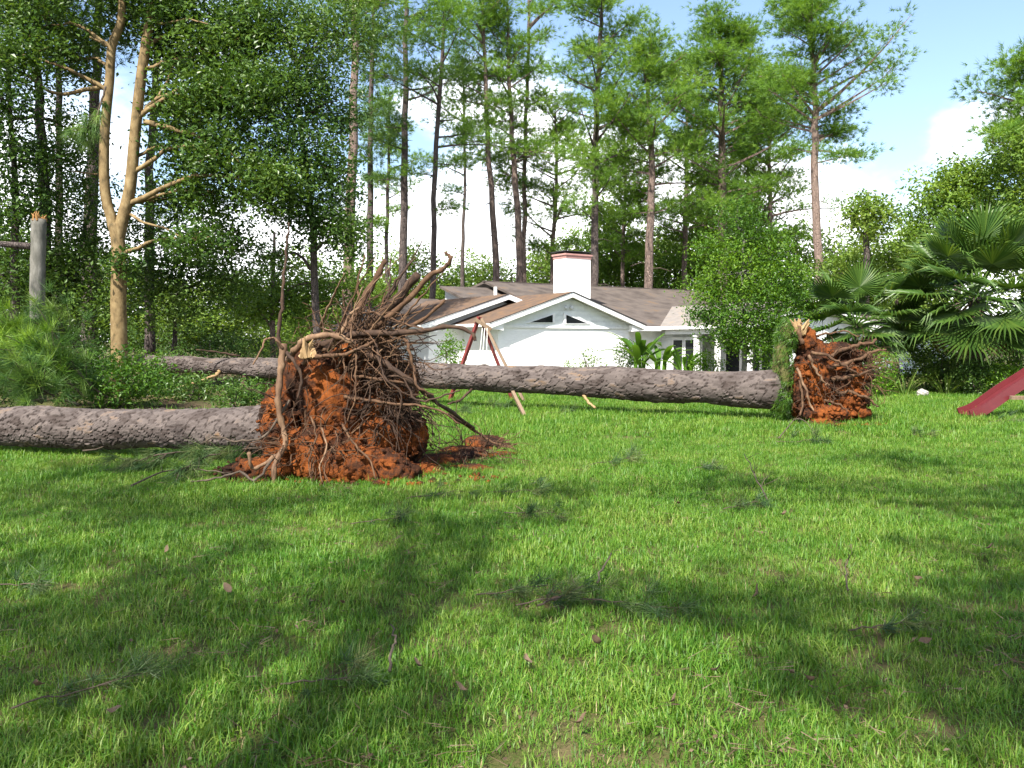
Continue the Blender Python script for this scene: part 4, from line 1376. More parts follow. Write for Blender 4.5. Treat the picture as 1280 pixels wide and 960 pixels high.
# --------------------------------------------------- far uprooted pine
farp = empty('uprooted_pine', G(1000, 17.3), 'uprooted pine whose long trunk lies before the white house, root plate at right', 'uprooted tree', 'uprooted pines')
log_geo(P(990, 489, 17.2), P(164, 452.5, 26.3), .375, .205, 12, .026, flare=.10, cell=(.30, .085), depth=.03).build('trunk', M['bark_log'], farp)
blob('root_plate', [L_(1018, 470, 17.0, .42, .42, .74), L_(1050, 478, 16.95, .45, .34, .42), L_(1006, 428, 17.0, .22, .28, .36), L_(1040, 438, 17.05, .45, .26, .17), L_(1066, 446, 17.1, .4, .2, .14), L_(1030, 518, 16.6, .5, .3, .16), L_(1062, 500, 16.8, .36, .26, .26), L_(1074, 470, 17.1, .26, .2, .2), L_(1000, 490, 17.05, .26, .34, .55), L_(1030, 530, 16.3, .3, .2, .07), L_(1075, 515, 16.7, .22, .2, .12)],
     'soil', farp, .032, .06, .05)
turf = blob('turf', [L_(976, 468, 17.2, .12, .45, .76), L_(984, 420, 17.25, .12, .26, .3), L_(976, 500, 17.2, .12, .32, .3)], 'lawn', farp, .04, .06, .03)
g = Geo()
cc = []
for (px_, py_, rz_) in ((979, 468, .78), (984, 420, .35), (976, 500, .35)):
    c_ = np.array(P(px_, py_, 17.25))
    dv = unit(rng.normal(0, 1, (520, 3)))
    cc.append(c_ + np.array([-.04, -.1, 0]) + dv * np.array([.15, .48, rz_]))
cc = np.concatenate(cc)
tufts(g, cc, unit(np.tile(np.array([[-.4, -.3, -.5]]), (len(cc), 1))), 5, .11, .011, .6)
g.build('turf_grass', M['bush'], turf)
RF = [
    ([(1030, 450, 16.8), (1060, 434, 16.75), (1085, 429, 16.7), (1096, 424, 16.7)], 8, 4, 'root'),
    ([(1035, 460, 16.6), (1065, 452, 16.5), (1092, 440, 16.4), (1108, 437, 16.4)], 8, 3, 'root'),
    ([(1040, 475, 16.6), (1068, 470, 16.5), (1090, 462, 16.4)], 8, 3, 'root'),
    ([(1045, 490, 16.6), (1070, 492, 16.5), (1088, 500, 16.4), (1098, 508, 16.4)], 7, 3, 'root'),
    ([(1011, 444, 16.5), (1020, 462, 16.45), (1029, 478, 16.4), (1037, 481, 16.4)], 5, 3, 'root_stripped'),
    ([(996, 460, 16.6), (1004, 480, 16.5), (1012, 500, 16.45), (1018, 515, 16.4)], 5, 3, 'root_stripped'),
    ([(1014, 440, 16.5), (1040, 448, 16.45), (1060, 460, 16.4), (1075, 470, 16.4)], 6, 3, 'root'),
    ([(1030, 500, 16.5), (1048, 505, 16.45), (1062, 518, 16.4)], 5, 2, 'root'),
    ([(1003, 430, 16.7), (998, 412, 16.7), (1001, 403, 16.7)], 9, 5, 'root'),
    ([(1000, 475, 16.6), (1003, 500, 16.5), (1000, 520, 16.4)], 6, 3, 'root'),
    ([(1020, 420, 16.8), (1050, 414, 16.8), (1075, 420, 16.7)], 4, 2, 'root'),
]
for pl, a_, b_, m_ in RF:
    rootline(farp, pl, a_, b_, m_, wob=.015)
g = Geo()
for i in range(14):
    s_ = P(999 + rng.normal(0, 4), 418, 16.75)
    e_ = P(1000 + rng.normal(0, 6), 402 + rng.normal(0, 4), 16.7)
    tube(g, [s_, (np.array(s_) + np.array(e_)) / 2 + rng.normal(0, .012, 3), e_], [.05, .045, .01], 5)
g.build('splintered_wood', M['wood_pale'], farp)
fine_roots(farp, 130, P(1058, 462, 16.9), (.5, .36, .5), 6, .25, .75, .009, 'root', (1.0, -.5, 0))
fine_roots(farp, 90, P(1020, 480, 16.85), (.5, .36, .65), 7, .2, .5, .008, 'root_dark', (.2, -1, 0))
def clods(par, lobes, n, seed, smin, smax, ground):
    rs_ = np.random.default_rng(seed)
    bm_ = bmesh.new()
    bmesh.ops.create_icosphere(bm_, subdivisions=1, radius=1)
    bv = np.array([v.co[:] for v in bm_.verts])
    bf = np.array([[v.index for v in f.verts] for f in bm_.faces])
    bm_.free()
    g_ = Geo()
    for i_ in range(n):
        if i_ % 3 == 0:
            gx, gy, rx, ry = ground
            a_, r_ = rs_.uniform(0, 6.283), math.sqrt(rs_.uniform(0, 1))
            p_ = np.array([gx + rx * r_ * math.cos(a_), gy + ry * r_ * math.sin(a_), .02])
        else:
            c_, r3 = lobes[rs_.integers(len(lobes))]
            dv_ = unit(rs_.normal(0, 1, 3) + np.array([.2, -.9, 0]))
            p_ = np.array(c_) + dv_ * np.array(r3) * 1.04
            p_[2] = max(p_[2], .01)
        sz = rs_.uniform(smin, smax) * rs_.uniform(.5, 1)
        v_ = bv * (1 + rs_.normal(0, .22, (len(bv), 1))) * sz * np.array([1, 1, .75])
        g_.add(v_ + p_, None, bf)
    return tag(g_.build('soil_crumbs', M['soil'], par), kind='stuff')


NL = [L_(418, 505, 10.45, .48, .46, .62), L_(352, 545, 10.5, .26, .4, .58), L_(330, 590, 10.1, .55, .4, .18), L_(438, 583, 10.0, .76, .38, .26), L_(400, 565, 10.2, .58, .42, .32), L_(500, 545, 10.7, .4, .44, .4)]
clods(near, NL, 620, 31, .015, .055, (-1.7, 9.85, 1.7, .55))
FL = [L_(1018, 470, 17.0, .45, .45, .76), L_(1050, 478, 16.95, .48, .38, .45), L_(1030, 518, 16.6, .53, .33, .18), L_(1062, 500, 16.8, .4, .3, .28)]
clods(farp, FL, 380, 32, .02, .07, (6.2, 16.2, .95, .4))
# stubs that hold the long trunk off the ground
for pl, w0, w1 in (([(275, 464, 24.3), (268, 470, 24), (240, 480, 23.6), (222, 485, 23.4)], 8, 4), ([(306, 470, 23.9), (302, 485, 23.6), (290, 500, 23.2), (288, 506, 23)], 8, 5), ([(300, 445, 24.2), (270, 440, 24), (245, 437, 23.8)], 4, 2),
                   ([(728, 492, 19.2), (736, 503, 18.9), (744, 510, 18.7)], 5, 4), ([(590, 486, 20.4), (575, 500, 20), (560, 505, 19.7)], 5, 3)):
    rootline(farp, pl, w0, w1, 'wood_pale' if pl[0][0] in (275, 728) else 'root_dark', name='branch_stub')

# ================================================================== play equipment
DS = 22.9
sw = empty('swing_frame', G(605, DS), 'broken red and tan swing frame standing behind the long trunk', 'swing set')
apex = P(599, 396, DS)


def square_bar(a, b, w, name, mat, par):
    g_ = Geo()
    tube(g_, [a, b], [w * .707, w * .707], 4)
    return g_.build(name, M[mat], par)


square_bar(apex, G(562, DS + .3), .085, 'leg', 'red_paint', sw)
square_bar(P(600, 397, DS + .1), G(640, DS + .6), .085, 'leg', 'red_paint', sw)
lg = square_bar(P(602, 398, DS), G(656, DS - .5), .07, 'leg', 'timber', sw)
square_bar(P(641, 490, 19.5), G(656, 18.3), .07, 'broken_leg', 'timber', sw)
lg['label'] = 'unpainted tan timber leg'
square_bar(P(594, 399, DS - .05), P(614, 412, DS - .05), .09, 'top_beam', 'timber', sw)
for i, (xa, xb) in enumerate(((603, 596), (606, 600), (609, 606))):
    g = Geo()
    tube(g, smooth_line([P(xa, 410, DS - .1), P((xa + xb) / 2 + 1, 435, DS - .1), P(xb, 466, DS - .1), P(xb, 476, DS - .1)], 4), .012, 5)
    g.build('rope', M['rope'], sw)

# slide: bed with two raised sides, curling out at the foot
sl = empty('slide', G(1230, 17.9), 'dark red plastic slide with curved foot on the lawn', 'slide')
path = [P(1206, 519, 17.9), P(1222, 513, 17.9), P(1240, 501, 17.95), P(1260, 487, 18.0), P(1283, 473, 18.05), P(1320, 448, 18.1), P(1362, 415, 18.2), P(1378, 412, 18.2)]
ln = smooth_line(path, 5)
tgv = unit(np.gradient(ln, axis=0))
side = np.array([.06, 1, 0])
side /= np.linalg.norm(side)
upv = unit(np.cross(side, tgv) * -1)
upv = np.where(upv[:, 2:3] < 0, -upv, upv)


def extr(sections, name, mat, par):
    """sections: list over path of list of points; closed profile swept."""
    S = np.array(sections)
    n_, k_ = S.shape[:2]
    i, j = np.meshgrid(np.arange(n_ - 1), np.arange(k_), indexing='ij')
    a_ = i * k_ + j
    b_ = i * k_ + (j + 1) % k_
    q = np.stack([a_, b_, b_ + k_, a_ + k_], -1).reshape(-1, 4)
    g_ = Geo().add(S.reshape(-1, 3), q, [(0, j + 1, j) for j in range(1, k_ - 1)] + [((n_ - 1) * k_, (n_ - 1) * k_ + j, (n_ - 1) * k_ + j + 1) for j in range(1, k_ - 1)])
    return g_.build(name, M[mat], par)


def rect(a0, a1, u0, u1):
    return [[p + side * a + u * h for a, h in ((a0, u0), (a1, u0), (a1, u1), (a0, u1))] for p, u in zip(ln, upv)]


extr(rect(-.25, .25, -.02, .02), 'bed', 'slide_red', sl)
extr(rect(-.29, -.247, -.08, .13), 'side_wall', 'slide_red', sl)
extr(rect(.247, .29, -.08, .13), 'side_wall', 'slide_red', sl)
square_bar(P(1263, 497, 17.62), P(1330, 498, 17.62), .07, 'brace', 'timber', sl)
for px_ in (1330, 1372):
    square_bar(P(px_, 500, 17.7), G(px_, 17.7) if px_ == 1330 else P(px_, 404, 17.7), .09, 'post', 'timber', sl)
square_bar(G(1372, 17.7), P(1372, 402, 17.7), .1, 'post', 'timber', sl)
square_bar(G(1374, 18.6), P(1374, 402, 18.6), .1, 'post', 'timber', sl)

# ================================================================== palms
def fan_mesh(seed, R0=1.0, n=34, dead=False):
    rs = np.random.default_rng(seed)
    g_ = Geo()
    span = R(250 if not dead else 170)
    for i in range(n):
        a0_ = -span / 2 + span * i / n
        a1_ = -span / 2 + span * (i + 1) / n
        am = (a0_ + a1_) / 2
        rt_ = R0 * (1 - .18 * abs(am / (span / 2)) ** 2) * rs.uniform(.92, 1.05)
        ri = .44 * R0
        cup = lambda a, r: np.array([math.sin(a) * r, math.cos(a) * r, .22 * r * r / R0 * math.cos(a * .5)])
        zt = -rs.uniform(.02, .22) * R0 - (.5 * R0 if dead else 0) * rs.uniform(.3, 1)
        hub = np.array([0, 0, 0])
        p0, p1, pm = cup(a0_, ri), cup(a1_, ri), cup(am, ri) + np.array([0, 0, .035 * R0])
        q0, q1, qm = cup(a0_ * .42 + am * .58, rt_ * .72), cup(a1_ * .42 + am * .58, rt_ * .72), cup(am, rt_ * .72) + np.array([0, 0, .03])
        tip = cup(am, rt_) + np.array([0, 0, zt * 1.3])
        V = [hub, p0, pm, p1, q0, qm, q1, tip]
        g_.add(V, [(1, 4, 5, 2), (2, 5, 6, 3)], [(0, 1, 2), (0, 2, 3), (4, 7, 5), (5, 7, 6)], np.clip(.45 + rs.normal(0, .16), 0, 1))
    return g_.mesh('frond')


FANS = [fan_mesh(i) for i in range(3)]
DEADF = fan_mesh(9, .9, 26, True)
for m_ in FANS:
    m_.materials.append(M['palm'])
DEADF.materials.append(M['palm_dead'])


def palm(label, base, hub, fronds, trunk_r, seed, shag=True):
    """fronds: (azimuth, elevation, petiole, fan radius, roll, kind)"""
    rs = np.random.default_rng(seed)
    root = empty('fan_palm', (base.x, base.y, 0), label, 'palm', 'fan palms beside the house')
    g_ = Geo()
    tube(g_, smooth_line([base + Vector((0, 0, -.05)), (base + hub) / 2 + Vector((.03, 0, 0)), hub], 6, .02, rs), [trunk_r * 1.2, trunk_r, trunk_r * .9], 12)
    if shag:
        for i in range(90):                   # old leaf bases
            z_ = rs.uniform(.1, .98)
            a_ = rs.uniform(0, 6.283)
            b_ = np.array(base.lerp(hub, z_)) + np.array([math.cos(a_), math.sin(a_), 0]) * trunk_r * .9
            e_ = b_ + np.array([math.cos(a_) * .12, math.sin(a_) * .12, .16])
            tube(g_, [b_, e_], [.035, .012], 4)
    g_.build('trunk', M['bark_dark'], root, True)
    for i, (az, el, pt, fr, roll, kind) in enumerate(fronds):
        az, el = R(az), R(el)
        d_ = Vector((math.cos(az) * math.cos(el), math.sin(az) * math.cos(el), math.sin(el)))
        s_ = hub - Vector((0, 0, .05))
        mid = s_ + d_ * pt * .55 + Vector((0, 0, .06 * pt))
        e_ = s_ + d_ * pt - Vector((0, 0, .05 * pt))
        gp_ = Geo()
        tube(gp_, smooth_line([s_, mid, e_], 3), [.028, .012], 5)
        ob = bpy.data.objects.new('frond', FANS[i % 3] if kind == 0 else DEADF)
        COL.objects.link(ob)
        ob.parent = root
        dirv = (e_ - mid).normalized()
        # fan: local Y along the petiole, local Z tipping to the sky
        y_ = dirv
        x_ = y_.cross(Vector((0, 0, 1)))
        if x_.length < .2:
            x_ = Vector((1, 0, 0))
        x_.normalize()
        z_ = x_.cross(y_)
        m4 = Matrix((x_, y_, z_)).transposed().to_4x4()
        ob.matrix_local = Matrix.Translation(e_ - Vector((base.x, base.y, 0))) @ m4 @ Matrix.Rotation(R(roll), 4, 'Y') @ Matrix.Scale(fr, 4)
        pet = gp_.build('petiole', M['palm'] if kind == 0 else M['palm_dead'], root)
    return root


b1 = G(1068, 27)
fr1 = [(270, 80, 1.15, 1.0, 5, 0), (200, 45, 1.2, .95, 10, 0), (340, 48, 1.2, 1.0, -10, 0), (180, 25, 1.25, .95, 15, 0), (0, 22, 1.25, 1.0, -20, 0), (240, 20, 1.2, .95, 0, 0), (300, 15, 1.2, 1.0, 0, 0), (215, 0, 1.15, .95, 20, 0),
       (325, -5, 1.2, 1.0, -15, 0), (270, -8, 1.0, .9, 0, 0), (190, -22, 1.0, .9, 20, 0), (350, -22, 1.05, .95, -10, 0), (90, 50, 1.1, .95, 0, 0), (60, 20, 1.2, .95, 0, 0), (130, 25, 1.2, .95, 0, 0), (30, 60, 1.1, .9, 0, 0), (150, 60, 1.1, .9, 0, 0), (295, -30, 1.0, .9, 0, 0), (245, -28, .9, .85, 0, 0)]
fr1 = [(a, e, p * 1.12, f * 1.15, r_, k) for a, e, p, f, r_, k in fr1] + [(a + 25, e - 10, p, f, r_, k) for a, e, p, f, r_, k in fr1[3:13]]
palm('smaller fan palm behind the far root plate', b1, P(1070, 405, 27), fr1, .11, 1, False)
b2 = G(1222, 26)
fr2 = []
rs2 = np.random.default_rng(5)
for i in range(46):
    el = 82 - 122 * (i / 45) ** .9
    fr2.append((i * 137.5 % 360, el + rs2.normal(0, 5), rs2.uniform(1.25, 1.95), rs2.uniform(1.2, 1.5), rs2.normal(0, 16), 0))
fr2 += [(250, -30, 1.3, 1.25, 0, 0), (290, -32, 1.3, 1.25, 0, 0), (225, -15, 1.5, 1.2, 10, 0), (315, -15, 1.5, 1.2, -10, 0), (268, -50, 1.0, 1.1, 0, 1), (200, -45, 1.1, 1.0, 0, 1), (330, -48, 1.1, 1.0, 0, 1), (295, -58, 1.0, 1.0, 0, 1), (235, -58, 1.0, 1.0, 0, 1), (20, -50, 1, 1, 0, 1), (150, -50, 1, 1, 0, 1)]
palm('larger fan palm with a skirt of yellowing fronds near the slide', b2, P(1218, 372, 26), fr2, .2, 2)

# ================================================================== garden plants and shrubs
def shrub(name, label, px, d, py, rpx, leaf, n, seed, size=.09, group=None, asp=.5, stems=5, flat=.3, sub=.22, cat='shrub', hpx=None):
    """Round leafy shrub: ground pixel column px, top row py, half width rpx."""
    rs = np.random.default_rng(5000 + seed)
    b_ = G(px, d)
    top = zpx(py, d)
    w_ = rpx * d / FPX
    root = empty(name, b_, label, cat, group)
    gs_, gl_ = Geo(), Geo()
    for i in range(stems):
        a_ = rs.uniform(0, 6.283)
        e_ = np.array(b_) + np.array([math.cos(a_) * w_ * .6, math.sin(a_) * w_ * .5, top * rs.uniform(.5, .85)])
        tube(gs_, smooth_line([b_, (np.array(b_) + e_) / 2 + rs.normal(0, .05, 3), e_], 3), [.022, .008], 4)
    n = int(n * 1.15)
    ns = max(8, n // 20)
    dv = unit(rs.normal(0, 1, (ns, 3)))
    rr = rs.uniform(.3, 1, (ns, 1)) ** .5
    cs = np.array(b_) + np.array([0, 0, top * .52]) + dv * rr * np.array([w_, w_ * .8, top * .45])
    cs[:, 2] = np.maximum(cs[:, 2], .08)
    cs += rs.normal(0, .1, cs.shape) * w_
    cc_ = np.repeat(cs, 20, 0) + rs.normal(0, 1, (ns * 20, 3)) * sub * np.array([.6, .6, .45])
    cc_[:, 2] = np.maximum(cc_[:, 2], .03)
    leaves(gl_, cc_, size, asp, flat, np.clip(np.repeat(rs.uniform(.05, .9, ns), 20) * .7 + rs.uniform(0, .35, ns * 20), 0, 1), rs=rs)
    gs_.build('stem', M['bark_dark'], root)
    gl_.build('foliage', M[leaf], root)
    return root


def strap_plant(name, label, px, d, py, n, seed, leaf='banana', wid=.2, spread=.7, cat='plant', stem=.05, group=None, long=None):
    """Large leaved plant: upright stalks, each ending in one arching strap leaf (a part)."""
    rs = np.random.default_rng(6000 + seed)
    b_ = np.array(G(px, d))
    h_ = zpx(py, d)
    root = empty(name, tuple(b_), label, cat, group)
    gs_ = Geo()
    for i in range(n):
        a_ = i * 2.4 + rs.uniform(-.4, .4)
        o_ = np.array([math.cos(a_), math.sin(a_), 0])
        s_ = b_ + o_ * .12
        k_ = b_ + o_ * .2 + np.array([0, 0, h_ * rs.uniform(.35, .6)])
        if stem:
            tube(gs_, smooth_line([s_, (s_ + k_) / 2, k_], 3), [stem, stem * .4], 6)
        else:
            k_ = s_
        L = (long or h_ * .62) * rs.uniform(.75, 1.1)
        m_ = 8
        t_ = np.linspace(0, 1, m_)
        arc = rs.uniform(.35, 1.0) * spread
        ctr = k_ + np.outer(t_ * L * arc, o_) + np.outer(L * (t_ * (1.05 - arc * .2) - .55 * arc * t_ ** 2.2), [0, 0, 1])
        sd = np.cross(o_, [0, 0, 1])
        wv = wid * np.sin(np.clip(t_ * .93 + .07, 0, 1) * np.pi) ** .6 * rs.uniform(.8, 1.1) * .5
        up_ = np.array([0, 0, 1])
        Lf = ctr + sd * wv[:, None] + up_ * (wv * .35)[:, None]
        Rt = ctr - sd * wv[:, None] + up_ * (wv * .35)[:, None]
        V = np.concatenate([Lf, ctr, Rt])
        q = []
        for k2 in range(m_ - 1):
            q += [(k2, k2 + 1, m_ + k2 + 1, m_ + k2), (m_ + k2, m_ + k2 + 1, 2 * m_ + k2 + 1, 2 * m_ + k2)]
        Geo().add(V, q, None, rs.uniform(.1, .95)).build('leaf', M[leaf], root, True)
    if stem:
        gs_.build('stalk', M['lime'], root)
    return root


strap_plant('banana_plant', 'broad leaved banana plant at the right corner of the white gable wall', 800, 29.5, 408, 18, 1, wid=.24, spread=1.15)
strap_plant('banana_plant', 'second banana plant, lower, right beside the first one', 826, 29, 422, 18, 2, wid=.18, spread=1.2)
strap_plant('banana_plant', 'low broad leaved plant at the foot of the porch windows', 856, 28, 434, 20, 3, wid=.13, spread=1.2)
shrub('shrub', 'thin leafy shrub against the sunlit white wall', 742, 27.5, 438, 20, 'oak_light', 520, 1, .10, sub=.2, stems=8)
shrub('shrub', 'small sparse shrub left of the thin wall shrub', 712, 27.5, 452, 14, 'oak_light', 240, 2, .09, sub=.2)
shrub('climbing_vine', 'light green vine climbing the shaded left house wall', 563, 29.2, 416, 15, 'lime', 1100, 3, .10, sub=.2)
shrub('shrub', 'dark shrub in the corner beside the banana plants', 782, 30.5, 420, 16, 'oak', 900, 4, .10)
shrub('shrub', 'bright leafy shrub below the porch between banana plants and garden tree', 882, 27.5, 440, 24, 'lime', 1100, 5, .09)
shrub('shrub', 'small shrub at the foot of the garden tree', 975, 26.5, 450, 22, 'oak', 900, 6, .08)
shrub('shrub', 'yellow green shrub right beside the far root plate', 1102, 24.5, 440, 17, 'lime', 1000, 7, .10)
strap_plant('grassy_clump', 'arching dark green grassy clump below the smaller palm', 1132, 25.5, 448, 34, 4, 'palm', .03, .9, stem=0, long=1.1)
shrub('shrub', 'blue green airy shrub against the pale garage wall', 1160, 27.5, 428, 24, 'far_leaf', 900, 8, .10)
shrub('shrub', 'dense dark shrub left of the larger palm, before the garage', 1172, 26.8, 432, 34, 'oak', 2200, 16, .10)
shrub('shrub', 'dark shrub hiding the foot of the larger palm', 1222, 25.2, 448, 26, 'oak', 1700, 17, .09)
shrub('shrub', 'dark shrub below the smaller palm beside the root plate', 1085, 26, 425, 30, 'oak', 1900, 18, .10)
strap_plant('grassy_clump', 'dark grassy clump left of the larger palm trunk', 1185, 25.5, 450, 34, 5, 'palm', .035, .9, stem=0, long=1.0)
shrub('shrub', 'leafy shrub right of the larger palm trunk', 1252, 25, 452, 22, 'lime', 1000, 9, .09)
shrub('shrub', 'dark shrub in shade under the larger palm', 1205, 27, 442, 30, 'oak', 1300, 10, .10)
shrub('shrub', 'dark shrub at the picture edge above the slide', 1290, 26, 430, 40, 'oak', 1700, 11, .10)
shrub('shrub', 'tall shrub screening the yard behind the larger palm', 1235, 31, 405, 50, 'oak', 2600, 13, .12)
shrub('shrub', 'tall shrub screening the yard at the picture edge', 1300, 33, 395, 50, 'oak', 2400, 14, .12)
shrub('shrub', 'shrub before the garage wall behind the grassy clump', 1165, 31, 420, 30, 'far_leaf', 1200, 15, .11)
shrub('shrub', 'low dark shrub between grassy clump and stone', 1120, 27.5, 455, 26, 'oak', 1000, 12, .09)
# stone at the edge of the bed
bm = bmesh.new()
bmesh.ops.create_icosphere(bm, subdivisions=3, radius=1)
for v in bm.verts:
    n_ = v.co.copy()
    v.co *= 1 + .16 * math.sin(n_.x * 4 + 1) * math.sin(n_.y * 5) + .08 * math.sin(n_.z * 9 + n_.x * 7)
    v.co = Vector((v.co.x * .16, v.co.y * .13, v.co.z * .12))
me = bpy.data.meshes.new('boulder')
bm.to_mesh(me)
bm.free()
me.materials.append(M['stone'])
o = bpy.data.objects.new('boulder', me)
COL.objects.link(o)
o.location = G(1154, 25) + Vector((0, 0, .09))
tag(o, 'small pale boulder at the lawn edge below the palms', 'stone')

# undergrowth of the left wood
UG = 'undergrowth shrubs of the left wood'
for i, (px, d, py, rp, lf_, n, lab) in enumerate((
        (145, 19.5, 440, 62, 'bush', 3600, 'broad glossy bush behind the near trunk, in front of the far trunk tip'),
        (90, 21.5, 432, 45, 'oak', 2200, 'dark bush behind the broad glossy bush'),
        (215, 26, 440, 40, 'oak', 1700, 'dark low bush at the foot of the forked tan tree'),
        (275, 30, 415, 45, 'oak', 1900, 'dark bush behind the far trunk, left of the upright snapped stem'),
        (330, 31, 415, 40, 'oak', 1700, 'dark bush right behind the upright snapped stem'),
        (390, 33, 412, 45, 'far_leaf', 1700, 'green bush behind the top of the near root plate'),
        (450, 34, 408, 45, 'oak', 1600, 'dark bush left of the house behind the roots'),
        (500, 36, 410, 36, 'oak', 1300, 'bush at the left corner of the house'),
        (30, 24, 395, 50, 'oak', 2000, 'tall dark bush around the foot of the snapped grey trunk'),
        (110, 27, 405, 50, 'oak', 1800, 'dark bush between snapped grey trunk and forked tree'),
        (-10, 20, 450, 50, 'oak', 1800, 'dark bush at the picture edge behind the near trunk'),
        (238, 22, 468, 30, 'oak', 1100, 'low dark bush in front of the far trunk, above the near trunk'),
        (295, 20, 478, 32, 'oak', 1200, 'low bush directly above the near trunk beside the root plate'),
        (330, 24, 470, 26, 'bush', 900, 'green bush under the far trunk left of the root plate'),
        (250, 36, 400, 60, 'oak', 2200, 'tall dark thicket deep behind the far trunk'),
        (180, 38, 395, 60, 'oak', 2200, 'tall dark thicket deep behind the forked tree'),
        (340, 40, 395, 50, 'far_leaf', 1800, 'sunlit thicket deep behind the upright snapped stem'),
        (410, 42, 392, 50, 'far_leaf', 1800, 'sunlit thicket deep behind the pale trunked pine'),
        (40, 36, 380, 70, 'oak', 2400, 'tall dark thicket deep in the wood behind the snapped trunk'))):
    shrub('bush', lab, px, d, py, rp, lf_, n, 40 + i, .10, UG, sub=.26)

# ================================================================== fallen pine boughs
def bough(label, pts, seed, nt_=16, k=34, L=.26, w=.006, mat='pine_blue', side=.3, rad=.016, droop=.25, spread=.5, group='fallen pine boughs and sprigs on the lawn', name='fallen_pine_bough'):
    return needle_bough(name, label, [Vector(p) for p in pts], rad, nt_, k, L, w, mat, 100 + seed, 'branch', group, droop, spread, 'twig', side, (pts[0][0], pts[0][1], 0))


def gp3(px, py, z=.06):
    """Lawn point under a pixel, lifted by z."""
    d = EYE * FPX / (py - 427) * 1.0
    q = G(px, d)
    return (q.x, q.y, z)


# mass of the fallen crown at the left
for i, (px, py, d, lab) in enumerate(((20, 420, 18.5, 'bright green fallen pine crown tip rising at the picture edge'), (60, 445, 18, 'fallen pine bough with yellow green needles right of the bright tip'), (5, 470, 17.5, 'shaded fallen pine bough low at the picture edge'),
                                       (50, 485, 17, 'fallen pine bough lying behind the near trunk'), (95, 462, 18.5, 'fallen pine bough left of the broad glossy bush'), (80, 415, 20.5, 'fallen pine bough in front of the snapped grey trunk'))):
    b_ = P(px, py, d)
    z0 = max(.3, b_.z - .9)
    bough(lab, [(b_.x + .5, d + .5, z0), (b_.x + .2, d + .2, (z0 + b_.z) / 2), (b_.x, d, b_.z), (b_.x - .2, d - .3, b_.z + .1)], 20 + i, 40, 52, .42, .013, 'pine' if i in (0, 1) else 'pine_dark', .6, .03, .3, .6, 'boughs of the fallen crown behind the near trunk')
bough('long needled fallen bough below the near trunk, left one', [gp3(290, 578, .2), gp3(240, 585, .22), gp3(195, 590, .2), gp3(150, 592, .1)], 1, 22, 60, .30, .006, droop=.5, side=.22)
bough('long needled fallen bough between near trunk and root plate', [gp3(330, 585, .25), gp3(290, 590, .26), gp3(250, 596, .2), gp3(215, 606, .1)], 2, 18, 60, .30, .006, droop=.5, side=.2)
for i, (px, py, s, lab) in enumerate((
        (640, 622, 1.0, 'fallen pine sprig in shade right of the near root plate'), (662, 650, .9, 'dark upright pine sprig in the middle of the lawn'), (540, 626, 1.0, 'pine sprig close before the near root plate'),
        (765, 583, 1.2, 'grey green pine sprig midway to the long trunk'), (882, 590, .8, 'dark little pine tuft left of the dead twig'), (700, 762, 1.0, 'largest needle spray in the middle foreground'),
        (780, 770, 1.0, 'pine sprig at the right end of the middle foreground spray'), (640, 752, .8, 'pine sprig left of the largest foreground spray'), (1105, 800, .6, 'small pine tuft in the shaded right foreground'),
        (85, 888, .9, 'pine sprig in the lower left of the lawn'), (22, 745, .8, 'pine tuft at the left edge of the lawn'), (470, 660, .8, 'flat pine sprig on the shaded middle lawn'),
        (700, 518, 1.3, 'pine sprig under the long trunk before the house'), (1000, 556, 1.2, 'brownish pine sprig before the far root plate'), (1262, 530, 1.1, 'pine tuft at the foot of the slide'),
        (1150, 548, .9, 'pine sprig between far root plate and slide'), (400, 872, .7, 'pine sprig in the sunny lower middle of the lawn'), (930, 640, .8, 'faint pine sprig right of the middle lawn'),
        (560, 520, 1.5, 'green pine sprig in the gap between near roots and long trunk'), (600, 512, 1.5, 'pine sprig beneath the long trunk beside the swing frame'))):
    a_ = rng.uniform(-.6, .6)
    p0 = np.array(gp3(px, py, .035))
    v = np.array([math.cos(a_), math.sin(a_), 0]) * .28 * s
    bough(lab, [tuple(p0 - v), tuple(p0 + np.array([0, 0, .02])), tuple(p0 + v + np.array([0, 0, .05 * s]))], 40 + i, 8, 40, .18 * s, .0034 + .0002 * p0[1], side=.16 * s, rad=.005, name='pine_sprig', droop=.02, spread=.7)

# bare sticks and twigs
def stick(label, pts, w, seed, twigs=0, mat='twig'):
    rs = np.random.default_rng(seed)
    root = empty('fallen_twig', (pts[0][0], pts[0][1], 0), label, 'twig', 'bare twigs on the lawn')
    g_ = Geo()
    ln_ = smooth_line(pts, 4, .006, rs)
    tube(g_, ln_, [w, w * .5], 6)
    for i in range(twigs):
        s_ = ln_[rs.integers(2, len(ln_) - 1)]
        e_ = s_ + np.array([rs.normal(0, .12), rs.normal(0, .1), rs.uniform(.03, .16)])
        tube(g_, [s_, (s_ + e_) / 2 + rs.normal(0, .012, 3), e_], [w * .45, w * .35, w * .15], 4)
    g_.build('stem', M[mat], root, True)
    return root


